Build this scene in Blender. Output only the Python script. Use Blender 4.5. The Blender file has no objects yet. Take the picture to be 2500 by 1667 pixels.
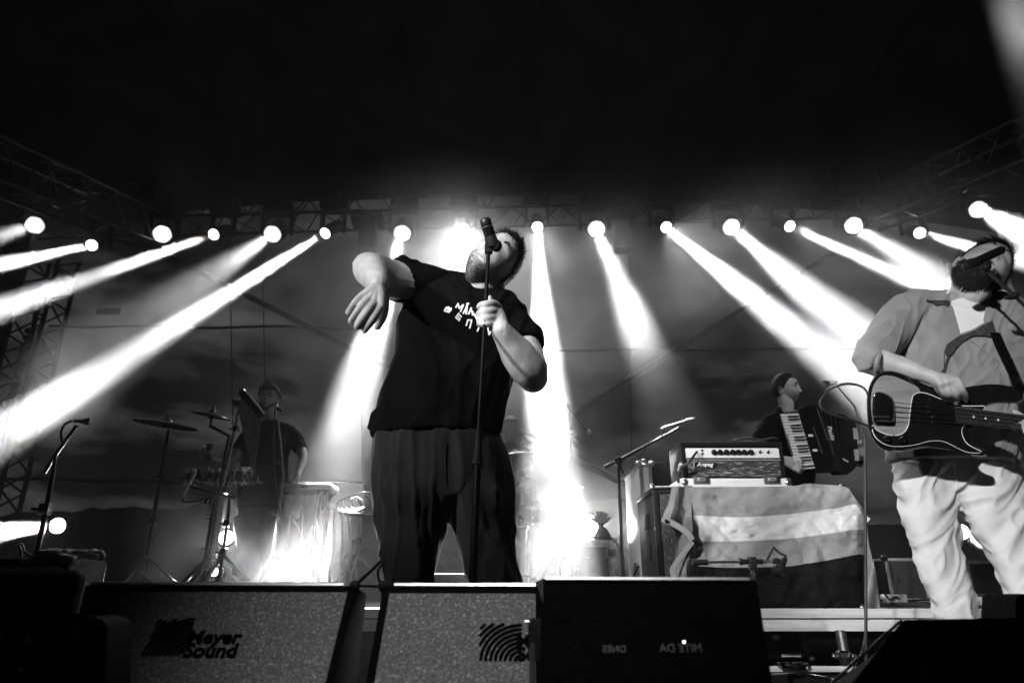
import bpy, bmesh, math, random
import numpy as np
from mathutils import Vector, Matrix, noise, Quaternion
from mathutils.bvhtree import BVHTree
random.seed(7); np.random.seed(7)
S = bpy.context.scene
COL = S.collection
# ------------------------------------------------------------------ camera
PITCH = math.radians(20.1); CH = .58; F = 1666.7
SP, CP = math.sin(PITCH), math.cos(PITCH)
CAM = Vector((0, 0, CH))
cam = bpy.data.objects.new('camera', bpy.data.cameras.new('camera')); COL.objects.link(cam); S.camera = cam
cam.data.lens = 24; cam.data.sensor_width = 36; cam.location = CAM
cam.rotation_euler = (math.pi/2+PITCH, 0, 0); cam.data.clip_end = 2000; cam.data.clip_start = .05
cam.data.dof.use_dof = True; cam.data.dof.focus_distance = 2.3; cam.data.dof.aperture_fstop = 4.5
# ------------------------------------------------------------------ world: dusk sky behind the tent
W = bpy.data.worlds.new('World'); S.world = W; W.use_nodes = True
wn = W.node_tree; bg = wn.nodes['Background']
tc = wn.nodes.new('ShaderNodeTexCoord'); mp = wn.nodes.new('ShaderNodeMapping'); mp.inputs['Scale'].default_value = (2.2, 2.2, 7)
nz = wn.nodes.new('ShaderNodeTexNoise'); nz.inputs['Scale'].default_value = 1.6; nz.inputs['Detail'].default_value = 7; nz.inputs['Roughness'].default_value = .62
rp = wn.nodes.new('ShaderNodeValToRGB'); rp.color_ramp.elements[0].position = .44; rp.color_ramp.elements[1].position = .68
rp.color_ramp.elements[0].color = (.010, .010, .010, 1); rp.color_ramp.elements[1].color = (.17, .17, .17, 1)
sx = wn.nodes.new('ShaderNodeSeparateXYZ'); mr = wn.nodes.new('ShaderNodeMapRange')
mr.inputs[1].default_value = -.1; mr.inputs[2].default_value = .9; mr.inputs[3].default_value = .04; mr.inputs[4].default_value = 1
L = wn.links
L.new(tc.outputs['Generated'], mp.inputs[0]); L.new(mp.outputs[0], nz.inputs['Vector']); L.new(nz.outputs[0], rp.inputs[0])
L.new(tc.outputs['Generated'], sx.inputs[0]); L.new(sx.outputs[1], mr.inputs[0])
L.new(rp.outputs[0], bg.inputs[0]); L.new(mr.outputs[0], bg.inputs[1])
S.view_settings.view_transform = 'Standard'; S.view_settings.look = 'None'; S.view_settings.exposure = 0; S.view_settings.gamma = 1
S.cycles.max_bounces = 5; S.cycles.diffuse_bounces = 2; S.cycles.glossy_bounces = 3; S.cycles.volume_bounces = 0
S.cycles.transparent_max_bounces = 8; S.cycles.volume_step_rate = 2.5; S.cycles.volume_max_steps = 96
S.cycles.sample_clamp_indirect = 3; S.cycles.use_denoising = True; S.cycles.caustics_reflective = False; S.cycles.caustics_refractive = False

def at(x, y, D):
    u = (x-1250)/F; v = (833.5-y)/F
    d = Vector((u, CP-v*SP, SP+v*CP))
    return CAM+d*(D/d.y)
def mpp(x, y, D):                      # metres per photo pixel there
    v = (833.5-y)/F
    return D/(CP-v*SP)/F
RIGHT = Vector((1, 0, 0)); UPC = Vector((0, -SP, CP)); TOW = Vector((0, -CP, -SP))
def cvec(x, y, z): return (RIGHT*x+UPC*y+TOW*z)

def on(x, y, P0, n_, h):               # pixel onto a plane
    d = at(x, y, 1)-CAM; t = (P0+n_*h-CAM).dot(n_)/d.dot(n_); return CAM+d*t
def lamp(name, p, q, power, size, rad, blend=.3, parent=None):
    l = bpy.data.lights.new(name, 'SPOT'); o = bpy.data.objects.new(name, l); COL.objects.link(o)
    l.energy = power; l.spot_size = math.radians(size); l.shadow_soft_size = rad; l.spot_blend = blend
    o.location = p; o.rotation_euler = (Vector(q)-Vector(p)).to_track_quat('-Z', 'Y').to_euler()
    return o
# front-of-house spots, hung behind the photographer
lamp('front_spot', (-2.6, -3.5, 3.1), at(2310, 1060, 2.15), 2100, 13, .1, .55)
lamp('front_spot', (-4.4, -1.3, 3.0), at(990, 745, 2.1), 1750, 19, .12, .8)
lamp('front_spot', (-3.4, -3.6, 4.6), at(1880, 1330, 3.6), 2800, 11, .1, .5)
lamp('front_spot', (.1, -2.2, 4.9), at(1190, 1520, 1.25), 900, 12, .12, 1)
lamp('front_spot', (2.6, 1.5, 4.6), at(1940, 1040, 4.9), 380, 15, .1, .6)

# ------------------------------------------------------------------ materials
def mat(name, col=.5, rough=.6, metal=0., spec=.5, noise_s=0, noise_a=0., bump=0., bump_s=60., coat=0., detail=6, lo=.35, hi=.65, col2=None, stretch=None, sheen=0, bd=.004):
    m = bpy.data.materials.new(name); m.use_nodes = True; nt = m.node_tree; b = nt.nodes['Principled BSDF']
    c = col if isinstance(col, (tuple, list)) else (col, col, col)
    b.inputs['Base Color'].default_value = (*c, 1); b.inputs['Roughness'].default_value = rough
    b.inputs['Metallic'].default_value = metal; b.inputs['Specular IOR Level'].default_value = spec
    b.inputs['Coat Weight'].default_value = coat; b.inputs['Coat Roughness'].default_value = .08
    if sheen: b.inputs['Sheen Weight'].default_value = sheen
    geo = nt.nodes.new('ShaderNodeNewGeometry'); src = geo.outputs['Position']
    if stretch:
        mm = nt.nodes.new('ShaderNodeMapping'); mm.inputs['Scale'].default_value = stretch
        nt.links.new(src, mm.inputs[0]); src = mm.outputs[0]
    if noise_s:
        n = nt.nodes.new('ShaderNodeTexNoise'); n.inputs['Scale'].default_value = noise_s; n.inputs['Detail'].default_value = detail
        nt.links.new(src, n.inputs['Vector'])
        r = nt.nodes.new('ShaderNodeMapRange'); r.inputs[1].default_value = lo; r.inputs[2].default_value = hi
        nt.links.new(n.outputs[0], r.inputs[0])
        mx = nt.nodes.new('ShaderNodeMix'); mx.data_type = 'RGBA'
        d = col2 if col2 is not None else c[0]*(1-noise_a)
        mx.inputs[6].default_value = (d, d, d, 1); mx.inputs[7].default_value = (*c, 1)
        nt.links.new(r.outputs[0], mx.inputs[0]); nt.links.new(mx.outputs[2], b.inputs['Base Color'])
        rr = nt.nodes.new('ShaderNodeMapRange'); rr.inputs[3].default_value = min(1, rough+.12); rr.inputs[4].default_value = max(.03, rough-.08)
        nt.links.new(n.outputs[0], rr.inputs[0]); nt.links.new(rr.outputs[0], b.inputs['Roughness'])
    if bump:
        n2 = nt.nodes.new('ShaderNodeTexNoise'); n2.inputs['Scale'].default_value = bump_s; n2.inputs['Detail'].default_value = 4
        nt.links.new(src, n2.inputs['Vector'])
        bp = nt.nodes.new('ShaderNodeBump'); bp.inputs['Strength'].default_value = bump; bp.inputs['Distance'].default_value = bd
        nt.links.new(n2.outputs[0], bp.inputs['Height']); nt.links.new(bp.outputs[0], b.inputs['Normal'])
    return m
def emat(name, v, e):
    m = mat(name, v, .4); b = m.node_tree.nodes['Principled BSDF']
    b.inputs['Emission Color'].default_value = (1, 1, 1, 1); b.inputs['Emission Strength'].default_value = e
    return m
M = dict(
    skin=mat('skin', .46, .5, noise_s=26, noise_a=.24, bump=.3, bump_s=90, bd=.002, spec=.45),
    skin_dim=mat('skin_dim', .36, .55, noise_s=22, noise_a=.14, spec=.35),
    stubble=mat('stubble', .3, .6, noise_s=170, noise_a=.85, bump=.5, bump_s=500, detail=3, lo=.4, hi=.6),
    hair=mat('hair', .014, .6, noise_s=60, noise_a=.5, bump=.9, bump_s=260, spec=.2, stretch=(1, .3, 1)),
    beard=mat('beard', .02, .55, noise_s=120, noise_a=.6, bump=1, bump_s=320),
    black_cotton=mat('black_cotton', .0026, .9, noise_s=9, noise_a=.3, bump=.5, bump_s=22, bd=.01, spec=.06),
    dark_trouser=mat('dark_trouser', .0085, .85, noise_s=14, noise_a=.3, bump=.45, bump_s=24, bd=.008, stretch=(1, 1, .3), spec=.2, sheen=.1),
    white_print=mat('white_print', .82, .6, noise_s=60, noise_a=.08),
    jacket=mat('jacket_cloth', .27, .8, noise_s=16, noise_a=.14, bump=.35, bump_s=30, bd=.006, sheen=.15, spec=.25),
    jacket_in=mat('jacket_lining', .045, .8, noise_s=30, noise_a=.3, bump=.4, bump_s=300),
    white_cotton=mat('white_cotton', .8, .8, noise_s=18, noise_a=.05, bump=.3, bump_s=300),
    white_denim=mat('white_denim', .72, .8, noise_s=10, noise_a=.08, bump=.35, bump_s=30, bd=.006),
    chrome=mat('chrome', .72, .16, 1, noise_s=40, noise_a=.2),
    steel=mat('brushed_steel', .5, .32, 1, noise_s=30, noise_a=.3),
    black_metal=mat('black_metal', .015, .35, .2, noise_s=30, noise_a=.4, spec=.6),
    black_gloss=mat('black_gloss', .008, .12, 0, noise_s=12, noise_a=.3, coat=.6),
    black_plastic=mat('black_plastic', .007, .7, spec=.2, noise_s=40, noise_a=.3, bump=.3, bump_s=300),
    tolex=mat('black_vinyl', .008, .8, spec=.15, noise_s=60, noise_a=.4, bump=.8, bump_s=380),
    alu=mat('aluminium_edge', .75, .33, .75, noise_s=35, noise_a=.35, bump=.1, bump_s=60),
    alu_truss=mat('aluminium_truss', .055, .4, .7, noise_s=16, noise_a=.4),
    wood_panel=mat('painted_ply', .022, .55, noise_s=12, noise_a=.3, bump=.3, bump_s=160),
    amp_panel=mat('silver_panel', .78, .4, .1, noise_s=25, noise_a=.08),
    grille=mat('grille_cloth', .26, .6, noise_s=70, noise_a=.9, bump=.7, bump_s=260, stretch=(.35, 1, 2.2), lo=.52, hi=.7, detail=3, col2=.02),
    grille_v=mat('speaker_grille_cloth', .2, .6, noise_s=90, noise_a=.9, bump=.7, bump_s=260, stretch=(2.2, 1, .5), lo=.5, hi=.72, detail=3, col2=.022),
    keys=mat('white_keys', .78, .25, noise_s=30, noise_a=.05),
    wood_edge=mat('pale_board', .62, .55, noise_s=14, noise_a=.25, bump=.2, bump_s=80, stretch=(.2, 1, 3)),
    floor=mat('stage_floor', .03, .45, noise_s=5, noise_a=.5, bump=.3, bump_s=90),
    ground=mat('dark_ground', .03, .9, noise_s=3, noise_a=.4, bump=.5, bump_s=20),
    roof=mat('roof_canvas', .006, .8, noise_s=1.4, noise_a=.3, bump=.2, bump_s=8),
    towel=mat('towel', .33, .95, noise_s=160, noise_a=.35, bump=1, bump_s=420, sheen=.2),
    rubber=mat('rubber', .012, .6, noise_s=50, noise_a=.3),
    cymbal=mat('cymbal_bronze', .12, .3, .9, noise_s=25, noise_a=.5),
    hill=mat('dark_hill', .012, .95, noise_s=.05, noise_a=.5),
    lens=emat('lit_lens', .9, 9), lens_dim=emat('lit_lens_soft', .9, 3.2), lens_rim=mat('lens_rim', .02, .4, noise_s=30, noise_a=.2),
    lens_cell=emat('lit_lens_cell', .9, 2.2), lens_plate=emat('lit_lens_plate', .5, .72),
    matt_black=mat('matt_black', .0025, .9, spec=.05, noise_s=30, noise_a=.3), emblem=mat('emblem_black', .002, .9, spec=.03, noise_s=40, noise_a=.3),
    dark_tube=mat('satin_black_tube', .003, .5, noise_s=30, noise_a=.3, spec=.08),
    led=emat('small_led', .9, 5),
)
# speckled paint of the wedge monitors
def speckle():
    m = bpy.data.materials.new('speckled_textured_paint'); m.use_nodes = True; nt = m.node_tree; b = nt.nodes['Principled BSDF']; k = nt.links.new
    geo = nt.nodes.new('ShaderNodeNewGeometry')
    n = nt.nodes.new('ShaderNodeTexNoise'); n.inputs['Scale'].default_value = 210; n.inputs['Detail'].default_value = 3; n.inputs['Roughness'].default_value = .75
    v = nt.nodes.new('ShaderNodeTexVoronoi'); v.inputs['Scale'].default_value = 190
    k(geo.outputs['Position'], n.inputs['Vector']); k(geo.outputs['Position'], v.inputs['Vector'])
    r = nt.nodes.new('ShaderNodeValToRGB'); e = r.color_ramp.elements
    e[0].position = .42; e[0].color = (.045, .045, .045, 1); e[1].position = .74; e[1].color = (.5, .5, .5, 1)
    q = r.color_ramp.elements.new(.58); q.color = (.11, .11, .11, 1)
    k(n.outputs[0], r.inputs[0]); k(r.outputs[0], b.inputs['Base Color'])
    b.inputs['Roughness'].default_value = .42; b.inputs['Specular IOR Level'].default_value = .6
    bp = nt.nodes.new('ShaderNodeBump'); bp.inputs['Strength'].default_value = 1; bp.inputs['Distance'].default_value = .003
    k(n.outputs[0], bp.inputs['Height']); k(bp.outputs[0], b.inputs['Normal'])
    return m
M['speckle'] = speckle()

# ------------------------------------------------------------------ mesh builder
class MB:
    def __init__(s): s.v = []; s.f = []
    def add(s, v, f):
        o = len(s.v); s.v += [tuple(p) for p in v]; s.f += [tuple(i+o for i in g) for g in f]; return s
    def box(s, c, d, R=None, bev=0):
        c = Vector(c); R = R or Matrix.Identity(3); h = Vector(d)/2
        if bev:
            bm = bmesh.new(); bmesh.ops.create_cube(bm, size=1)
            for p in bm.verts: p.co = Vector((p.co.x*d[0], p.co.y*d[1], p.co.z*d[2]))
            bmesh.ops.bevel(bm, geom=bm.edges[:], offset=bev, segments=2, affect='EDGES', profile=.6)
            bm.verts.index_update()
            s.add([c+R@p.co for p in bm.verts], [[p.index for p in g.verts] for g in bm.faces]); bm.free(); return s
        v = [c+R@Vector((h.x*a, h.y*b, h.z*e)) for a in (-1, 1) for b in (-1, 1) for e in (-1, 1)]
        return s.add(v, [(0, 1, 3, 2), (4, 6, 7, 5), (0, 4, 5, 1), (2, 3, 7, 6), (0, 2, 6, 4), (1, 5, 7, 3)])
    def tube(s, pts, rad, n=10, ref=None, ell=(1, 1), close=False):
        pts = [Vector(p) for p in pts]; N = len(pts)
        if not hasattr(rad, '__len__'): rad = [rad]*N
        t0 = (pts[1]-pts[0]).normalized(); ref = Vector(ref) if ref else (Vector((0, 0, 1)) if abs(t0.z) < .9 else Vector((0, 1, 0)))
        a = (ref-t0*ref.dot(t0)).normalized(); V = []; prev = t0
        for i, p in enumerate(pts):
            if close: t = (pts[(i+1) % N]-pts[i-1]).normalized()
            else: t = (pts[min(i+1, N-1)]-pts[max(i-1, 0)]).normalized()
            a = prev.rotation_difference(t)@a; a = (a-t*a.dot(t)).normalized(); b = t.cross(a); prev = t
            for k in range(n):
                w = 2*math.pi*k/n; V.append(p+a*math.cos(w)*rad[i]*ell[0]+b*math.sin(w)*rad[i]*ell[1])
        Fc = []
        for i in range(N if close else N-1):
            j = (i+1) % N
            for k in range(n):
                l = (k+1) % n; Fc.append((i*n+k, i*n+l, j*n+l, j*n+k))
        if not close: Fc.append(tuple(range(n-1, -1, -1))); Fc.append(tuple((N-1)*n+k for k in range(n)))
        return s.add(V, Fc)
    def rod(s, a, b, r, n=8): return s.tube([a, b], r, n)
    def ball(s, c, r, R=None, nu=16, nv=10):
        c = Vector(c); R = R or Matrix.Identity(3)
        if not hasattr(r, '__len__'): r = (r, r, r)
        V = [c+R@Vector((0, 0, r[2]))]
        for i in range(1, nv):
            p = math.pi*i/nv
            for k in range(nu):
                w = 2*math.pi*k/nu; V.append(c+R@Vector((r[0]*math.sin(p)*math.cos(w), r[1]*math.sin(p)*math.sin(w), r[2]*math.cos(p))))
        V.append(c-R@Vector((0, 0, r[2]))); Fc = []
        for k in range(nu): Fc.append((0, 1+k, 1+(k+1) % nu))
        for i in range(nv-2):
            for k in range(nu):
                a = 1+i*nu+k; b = 1+i*nu+(k+1) % nu; Fc.append((a, a+nu, b+nu, b))
        e = len(V)-1; o = 1+(nv-2)*nu
        for k in range(nu): Fc.append((o+k, e, o+(k+1) % nu))
        return s.add(V, Fc)
    def lathe(s, prof, c, axis=(0, 0, 1), n=28):   # prof [(r,h)]
        ax = Vector(axis).normalized(); q = Vector((0, 0, 1)).rotation_difference(ax); c = Vector(c); V = []
        for r, h in prof:
            for k in range(n):
                w = 2*math.pi*k/n; V.append(c+q@Vector((r*math.cos(w), r*math.sin(w), h)))
        Fc = [(i*n+k, i*n+(k+1) % n, (i+1)*n+(k+1) % n, (i+1)*n+k) for i in range(len(prof)-1) for k in range(n)]
        Fc.append(tuple(range(n-1, -1, -1))); Fc.append(tuple((len(prof)-1)*n+k for k in range(n)))
        return s.add(V, Fc)
    def prism(s, poly, ext):                # poly: 3D points, ext: vector
        poly = [Vector(p) for p in poly]; n = len(poly); e = Vector(ext)
        return s.add(poly+[p+e for p in poly], [tuple(range(n)), tuple(range(2*n-1, n-1, -1))]+[(i, i+n, (i+1) % n+n, (i+1) % n) for i in range(n)])
    def loft(s, rings):
        n = len(rings[0]); V = [p for r in rings for p in r]
        Fc = [(i*n+k, i*n+(k+1) % n, (i+1)*n+(k+1) % n, (i+1)*n+k) for i in range(len(rings)-1) for k in range(n)]
        Fc.append(tuple(range(n-1, -1, -1))); Fc.append(tuple((len(rings)-1)*n+k for k in range(n)))
        return s.add(V, Fc)
    def mesh(s, name='m', smooth=True):
        me = bpy.data.meshes.new(name); me.from_pydata(s.v, [], s.f); me.validate()
        bm = bmesh.new(); bm.from_mesh(me); bmesh.ops.recalc_face_normals(bm, faces=bm.faces); bm.to_mesh(me); bm.free()
        if smooth:
            try: me.shade_smooth()
            except Exception: pass
            try: me.set_sharp_from_angle(angle=math.radians(38))
            except Exception: pass
        return me

def thing(name, label, cat, loc=(0, 0, 0), group=None, rot=None):
    o = bpy.data.objects.new(name, None); COL.objects.link(o); o.location = loc; o.empty_display_size = .05
    if rot is not None: o.rotation_euler = rot
    o['label'] = label; o['category'] = cat
    if group: o['group'] = group
    return o
def part(name, me, m, parent=None, local=False, label=None):
    if isinstance(me, MB): me = me.mesh(name)
    o = bpy.data.objects.new(name, me); COL.objects.link(o)
    if m is not None: me.materials.clear(); me.materials.append(m)
    if parent is not None:
        o.parent = parent
        if not local and parent.type == 'EMPTY': o.location = -parent.location
    if label: o['label'] = label
    return o
def solo(name, me, m, label, cat, group=None):
    o = part(name, me, m); o['label'] = label; o['category'] = cat
    if group: o['group'] = group
    return o
def struct(name, me, m):
    o = part(name, me, m); o['kind'] = 'structure'; return o

def cr(pts, k=6):                               # Catmull-Rom through tuples of any length
    P = [np.array(p, float) for p in pts]; P = [2*P[0]-P[1]]+P+[2*P[-1]-P[-2]]; out = []
    for i in range(1, len(P)-2):
        for j in range(k):
            t = j/k; a, b, c, d = P[i-1:i+3]
            out.append(.5*((2*b)+(-a+c)*t+(2*a-5*b+4*c-d)*t*t+(-a+3*b-3*c+d)*t**3))
    out.append(P[-2]); return out
def crc(pts, k=5):                              # closed
    P = [np.array(p, float) for p in pts]; n = len(P); out = []
    for i in range(n):
        a, b, c, d = P[i-1], P[i], P[(i+1) % n], P[(i+2) % n]
        for j in range(k):
            t = j/k; out.append(.5*((2*b)+(-a+c)*t+(2*a-5*b+4*c-d)*t*t+(-a+3*b-3*c+d)*t**3))
    return out
def limb(mb, pts, n=14, k=5, ell=(1, 1), ref=None, round_end=True):       # (px,py,D,rpx)
    q = cr(pts, k); P = [at(a[0], a[1], a[2]) for a in q]; r = [max(.5, a[3])*mpp(a[0], a[1], a[2]) for a in q]
    mb.tube(P, r, n, ref=ref, ell=ell)
    if round_end: mb.ball(P[-1], r[-1]*.98, nu=12, nv=8); mb.ball(P[0], r[0]*.98, nu=12, nv=8)
def pxtube(mb, pts, r, n=6, k=5, close=False):            # r in metres
    q = cr(pts, k) if not close else crc(pts, k)
    return mb.tube([at(*a[:3]) for a in q], r, n, close=close)
def torso(mb, rings, n=28, k=5, ex=2.5):                 # (xl,xr,y,D,halfdepth[,tilt px])
    q = cr([r if len(r) == 6 else (*r, 0) for r in rings], k); out = []
    for xl, xr, y, D, hd, tl in q:
        a = at(xl, y-tl, D); b = at(xr, y+tl, D); c = (a+b)/2; h = (b-a)/2; R = []; dv = Vector((c.x-CAM.x, c.y-CAM.y, 0)).normalized()*hd
        for i in range(n):
            w = 2*math.pi*i/n; cx, sy = math.cos(w), math.sin(w)
            cx = math.copysign(abs(cx)**(2/ex), cx); sy = math.copysign(abs(sy)**(2/ex), sy)
            R.append(c+h*cx+dv*sy)
        out.append(R)
    mb.loft(out)
def bake(mb, voxel, smooth=3, disp=None, name='solid'):
    me = mb.mesh(name, False); o = bpy.data.objects.new('tmp', me); COL.objects.link(o)
    r = o.modifiers.new('r', 'REMESH'); r.mode = 'VOXEL'; r.voxel_size = voxel; r.use_smooth_shade = True
    if smooth: s = o.modifiers.new('s', 'SMOOTH'); s.iterations = smooth; s.factor = .5
    dg = bpy.context.evaluated_depsgraph_get(); dg.update()
    me2 = bpy.data.meshes.new_from_object(o.evaluated_get(dg)); bpy.data.objects.remove(o)
    if disp:
        n = len(me2.vertices); co = np.empty(n*3); me2.vertices.foreach_get('co', co); co = co.reshape(-1, 3)
        no = np.empty(n*3); me2.vertices.foreach_get('normal', no); no = no.reshape(-1, 3)
        d = np.array([disp(Vector(c)) for c in co]); co = co+no*d[:, None]
        me2.vertices.foreach_set('co', co.ravel()); me2.update()
    for p in me2.polygons: p.use_smooth = True
    return me2
def folds(amp, sc, stretch=(1, 1, 1), seed=0, ridge=True, mask=None, rot=0):
    cr_, sr_ = math.cos(math.radians(rot)), math.sin(math.radians(rot))
    def f(p):
        if rot: p = Vector((p.x*cr_-p.z*sr_, p.y, p.x*sr_+p.z*cr_))
        q = Vector((p.x*stretch[0], p.y*stretch[1], p.z*stretch[2]))*sc+Vector((seed*7.3, 0, seed))
        w = noise.noise_vector(q*.6)*.9
        a = noise.noise(q+w)
        if ridge: a = .55-2*abs(a)
        b = noise.noise(q*2.3+w*2)*.35
        k_ = max(0, 1-abs(noise.noise(q*1.5+w*1.3+Vector((3, 1, 4))))*3.2)
        r = amp*(a+b+.9*k_*k_)
        return r*mask(p) if mask else r
    return f
def bvh_of(me): return BVHTree.FromPolygons([v.co.copy() for v in me.vertices], [p.vertices[:] for p in me.polygons])
def hit(bv, x, y, off=.003):
    d = (at(x, y, 1)-CAM).normalized(); h = bv.ray_cast(CAM, d)
    if h[0] is None: return None
    return h[0]-d*off
def patch(bv, poly, off=.003, step=3.0, name='patch', thick=.002):    # a cloth patch lying on a surface
    xs = [p[0] for p in poly]; ys = [p[1] for p in poly]
    def inside(x, y):
        c = False; n = len(poly)
        for i in range(n):
            x1, y1 = poly[i][:2]; x2, y2 = poly[i-1][:2]
            if (y1 > y) != (y2 > y) and x < (x2-x1)*(y-y1)/(y2-y1)+x1: c = not c
        return c
    g = {}; V = []; Fc = []; nx = int((max(xs)-min(xs))/step)+2; ny = int((max(ys)-min(ys))/step)+2
    def vert(i, j):
        if (i, j) in g: return g[i, j]
        h = hit(bv, min(xs)+i*step, min(ys)+j*step, off); g[i, j] = None
        if h is not None: g[i, j] = len(V); V.append(h)
        return g[i, j]
    for i in range(nx):
        for j in range(ny):
            if inside(min(xs)+(i+.5)*step, min(ys)+(j+.5)*step):
                q = [vert(i, j), vert(i+1, j), vert(i+1, j+1), vert(i, j+1)]
                if None not in q and max((V[a]-V[b]).length for a in q for b in q) < .05: Fc.append(q)
    for _ in range(7):
        be = {}
        for q in Fc:
            for a, b in zip(q, q[1:]+q[:1]): be[tuple(sorted((a, b)))] = be.get(tuple(sorted((a, b))), 0)+1
        nb2 = {}
        for (a, b), c in be.items():
            if c == 1: nb2.setdefault(a, []).append(b); nb2.setdefault(b, []).append(a)
        V = [V[i].lerp(sum((V[j] for j in nb2[i]), Vector())/len(nb2[i]), .5) if i in nb2 else V[i] for i in range(len(V))]
    n = len(V); d = (at(sum(xs)/len(xs), sum(ys)/len(ys), 1)-CAM).normalized()*thick
    ed = {}
    for q in Fc:
        for a, b in zip(q, q[1:]+q[:1]): ed[tuple(sorted((a, b)))] = ed.get(tuple(sorted((a, b))), [])+[(a, b)]
    side = [(b, a, a+n, b+n) for l in ed.values() if len(l) == 1 for a, b in l]
    mb = MB(); mb.add(V+[p+d for p in V], Fc+[[i+n for i in q[::-1]] for q in Fc]+side)
    return mb
def strokes(bv, segs, w, off=.0025):              # printed strokes following a surface
    mb = MB()
    for s in segs:
        pts = [np.array(p, float) for p in s]
        for a, b in zip(pts, pts[1:]):
            L = np.linalg.norm(b-a); 
            if L < 1e-6: continue
            t = (b-a)/L; nrm = np.array((-t[1], t[0]))*w/2; a2 = a-t*w*.3; b2 = b+t*w*.3; n = max(1, int(L/3)); V = []
            ok = True
            for i in range(n+1):
                c = a2+(b2-a2)*i/n
                for sg in (1, -1):
                    h = hit(bv, *(c+nrm*sg), off)
                    if h is None: ok = False; break
                    V.append(h)
                if not ok: break
            if ok: mb.add(V, [(2*i, 2*i+1, 2*i+3, 2*i+2) for i in range(n)])
    return mb
def textmesh(txt, size, ext=.0006, bold=0, shear=0):
    c = bpy.data.curves.new('t', 'FONT'); c.body = txt; c.size = size; c.extrude = ext; c.offset = bold; c.shear = shear; c.align_x = 'LEFT'; c.align_y = 'CENTER'
    c.resolution_u = 3
    o = bpy.data.objects.new('t', c); COL.objects.link(o); bpy.context.view_layer.update()
    me = o.to_mesh(); V = [v.co.copy() for v in me.vertices]; Fc = [p.vertices[:] for p in me.polygons]; o.to_mesh_clear(); bpy.data.objects.remove(o)
    mx = max(v.x for v in V)/2
    out = bpy.data.meshes.new('text'); out.from_pydata([(v.x-mx, v.y, v.z) for v in V], [], Fc); out.update(); return out
def place(me, Mx):
    me.transform(Mx); return me
def basis(x, y, o, mirror=False):                 # matrix with given x,y axes
    x = Vector(x).normalized(); z = x.cross(Vector(y)).normalized(); y = z.cross(x)
    m = Matrix((x, y, z)).transposed().to_4x4(); m.translation = Vector(o)
    if mirror: m = m@Matrix.Scale(-1, 4, (1, 0, 0))
    return m

# ------------------------------------------------------------------ the place
RZ = .50
struct('ground', MB().box((0, 60, -1.25), (260, 300, .1)), M['ground'])
struct('stage_floor', MB().box((0, 5.1, -.15), (15, 9.4, .3)), M['floor'])
rs = thing('drum_riser', 'black raised platform with pale front edge boards carrying the backline', 'riser', (0, 4, 0))
part('deck', MB().box((0, 6.55, RZ-.03), (11.4, 5.7, .06)), M['floor'], rs)
e = MB().box((0, 3.685, RZ-.022), (5.8, .03, .045), bev=.004); part('edge_board', e, M['wood_edge'], rs)
e = MB().box((0, 3.70, RZ-.078), (5.74, .03, .055), bev=.004); part('edge_board', e, M['wood_edge'], rs)
for x in (-5.4, -3.2, -1.2, .6, 2.0, 2.75, 5.4):
    part('leg', MB().box((x, 3.80, (RZ-.11)/2), (.06, .06, RZ-.11), bev=.004), M['alu_truss'], rs)
for x in (-5.4, -2.5, 0, 2.5, 5.4):
    part('leg', MB().box((x, 8.8, (RZ-.062)/2), (.08, .08, RZ-.062)), M['alu_truss'], rs)
# roof canvas with seams
rf = thing('tent_roof', 'dark canvas stage roof sloping up overhead with faint seams', 'roof', (0, 4, 6.5))
def roofz(y, x=0): return 6.75+(9.7-y)*.22-.012*x*x
mb = MB(); V = []; nx, ny = 40, 24
for j in range(ny+1):
    for i in range(nx+1):
        x = -11+22*i/nx; y = 9.75-14*j/ny; V.append((x, y, roofz(y, x)+.05*noise.noise(Vector((x*.4, y*.4, 0)))))
for j in range(ny):
    for i in range(nx): a = j*(nx+1)+i; mb.f.append((a, a+1, a+nx+2, a+nx+1))
mb.v = V; n0 = len(V); mb.v = V+[(v[0], v[1], v[2]+.03) for v in V]; mb.f += [tuple(i+n0 for i in g) for g in mb.f]
part('canvas', mb, M['roof'], rf)
for x0 in (-6.4, -4.2, -1.35, .35, 2.7, 4.6, 6.5):
    mb = MB(); mb.tube([(x0*(1+.018*k), 9.6-13*k/14, roofz(9.6-13*k/14, x0)-.06) for k in range(15)], .035, 6, ell=(.5, 1.2)); part('seam', mb, M['black_plastic'], rf)

# mesh back wall, see-through to the dusk
def meshcloth():
    m = bpy.data.materials.new('mesh_tarpaulin'); m.use_nodes = True; nt = m.node_tree; k = nt.links.new
    b = nt.nodes['Principled BSDF']; out = nt.nodes['Material Output']; b.inputs['Base Color'].default_value = (.06, .06, .06, 1); b.inputs['Roughness'].default_value = .8
    t = nt.nodes.new('ShaderNodeBsdfTransparent'); mx = nt.nodes.new('ShaderNodeMixShader')
    geo = nt.nodes.new('ShaderNodeNewGeometry'); n = nt.nodes.new('ShaderNodeTexNoise'); n.inputs['Scale'].default_value = .9; n.inputs['Detail'].default_value = 5
    mm = nt.nodes.new('ShaderNodeMapping'); mm.inputs['Scale'].default_value = (1, 1, .5)
    k(geo.outputs['Position'], mm.inputs[0]); k(mm.outputs[0], n.inputs['Vector'])
    r = nt.nodes.new('ShaderNodeMapRange'); r.inputs[1].default_value = .3; r.inputs[2].default_value = .7; r.inputs[3].default_value = .3; r.inputs[4].default_value = .62
    k(n.outputs[0], r.inputs[0]); k(r.outputs[0], mx.inputs[0]); k(t.outputs[0], mx.inputs[2]); k(b.outputs[0], mx.inputs[1]); k(mx.outputs[0], out.inputs[0])
    return m
M['meshcloth'] = meshcloth()
wl = thing('back_wall', 'grey see-through mesh tarpaulin closing the back of the stage', 'tarpaulin', (0, 9.6, 0))
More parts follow.
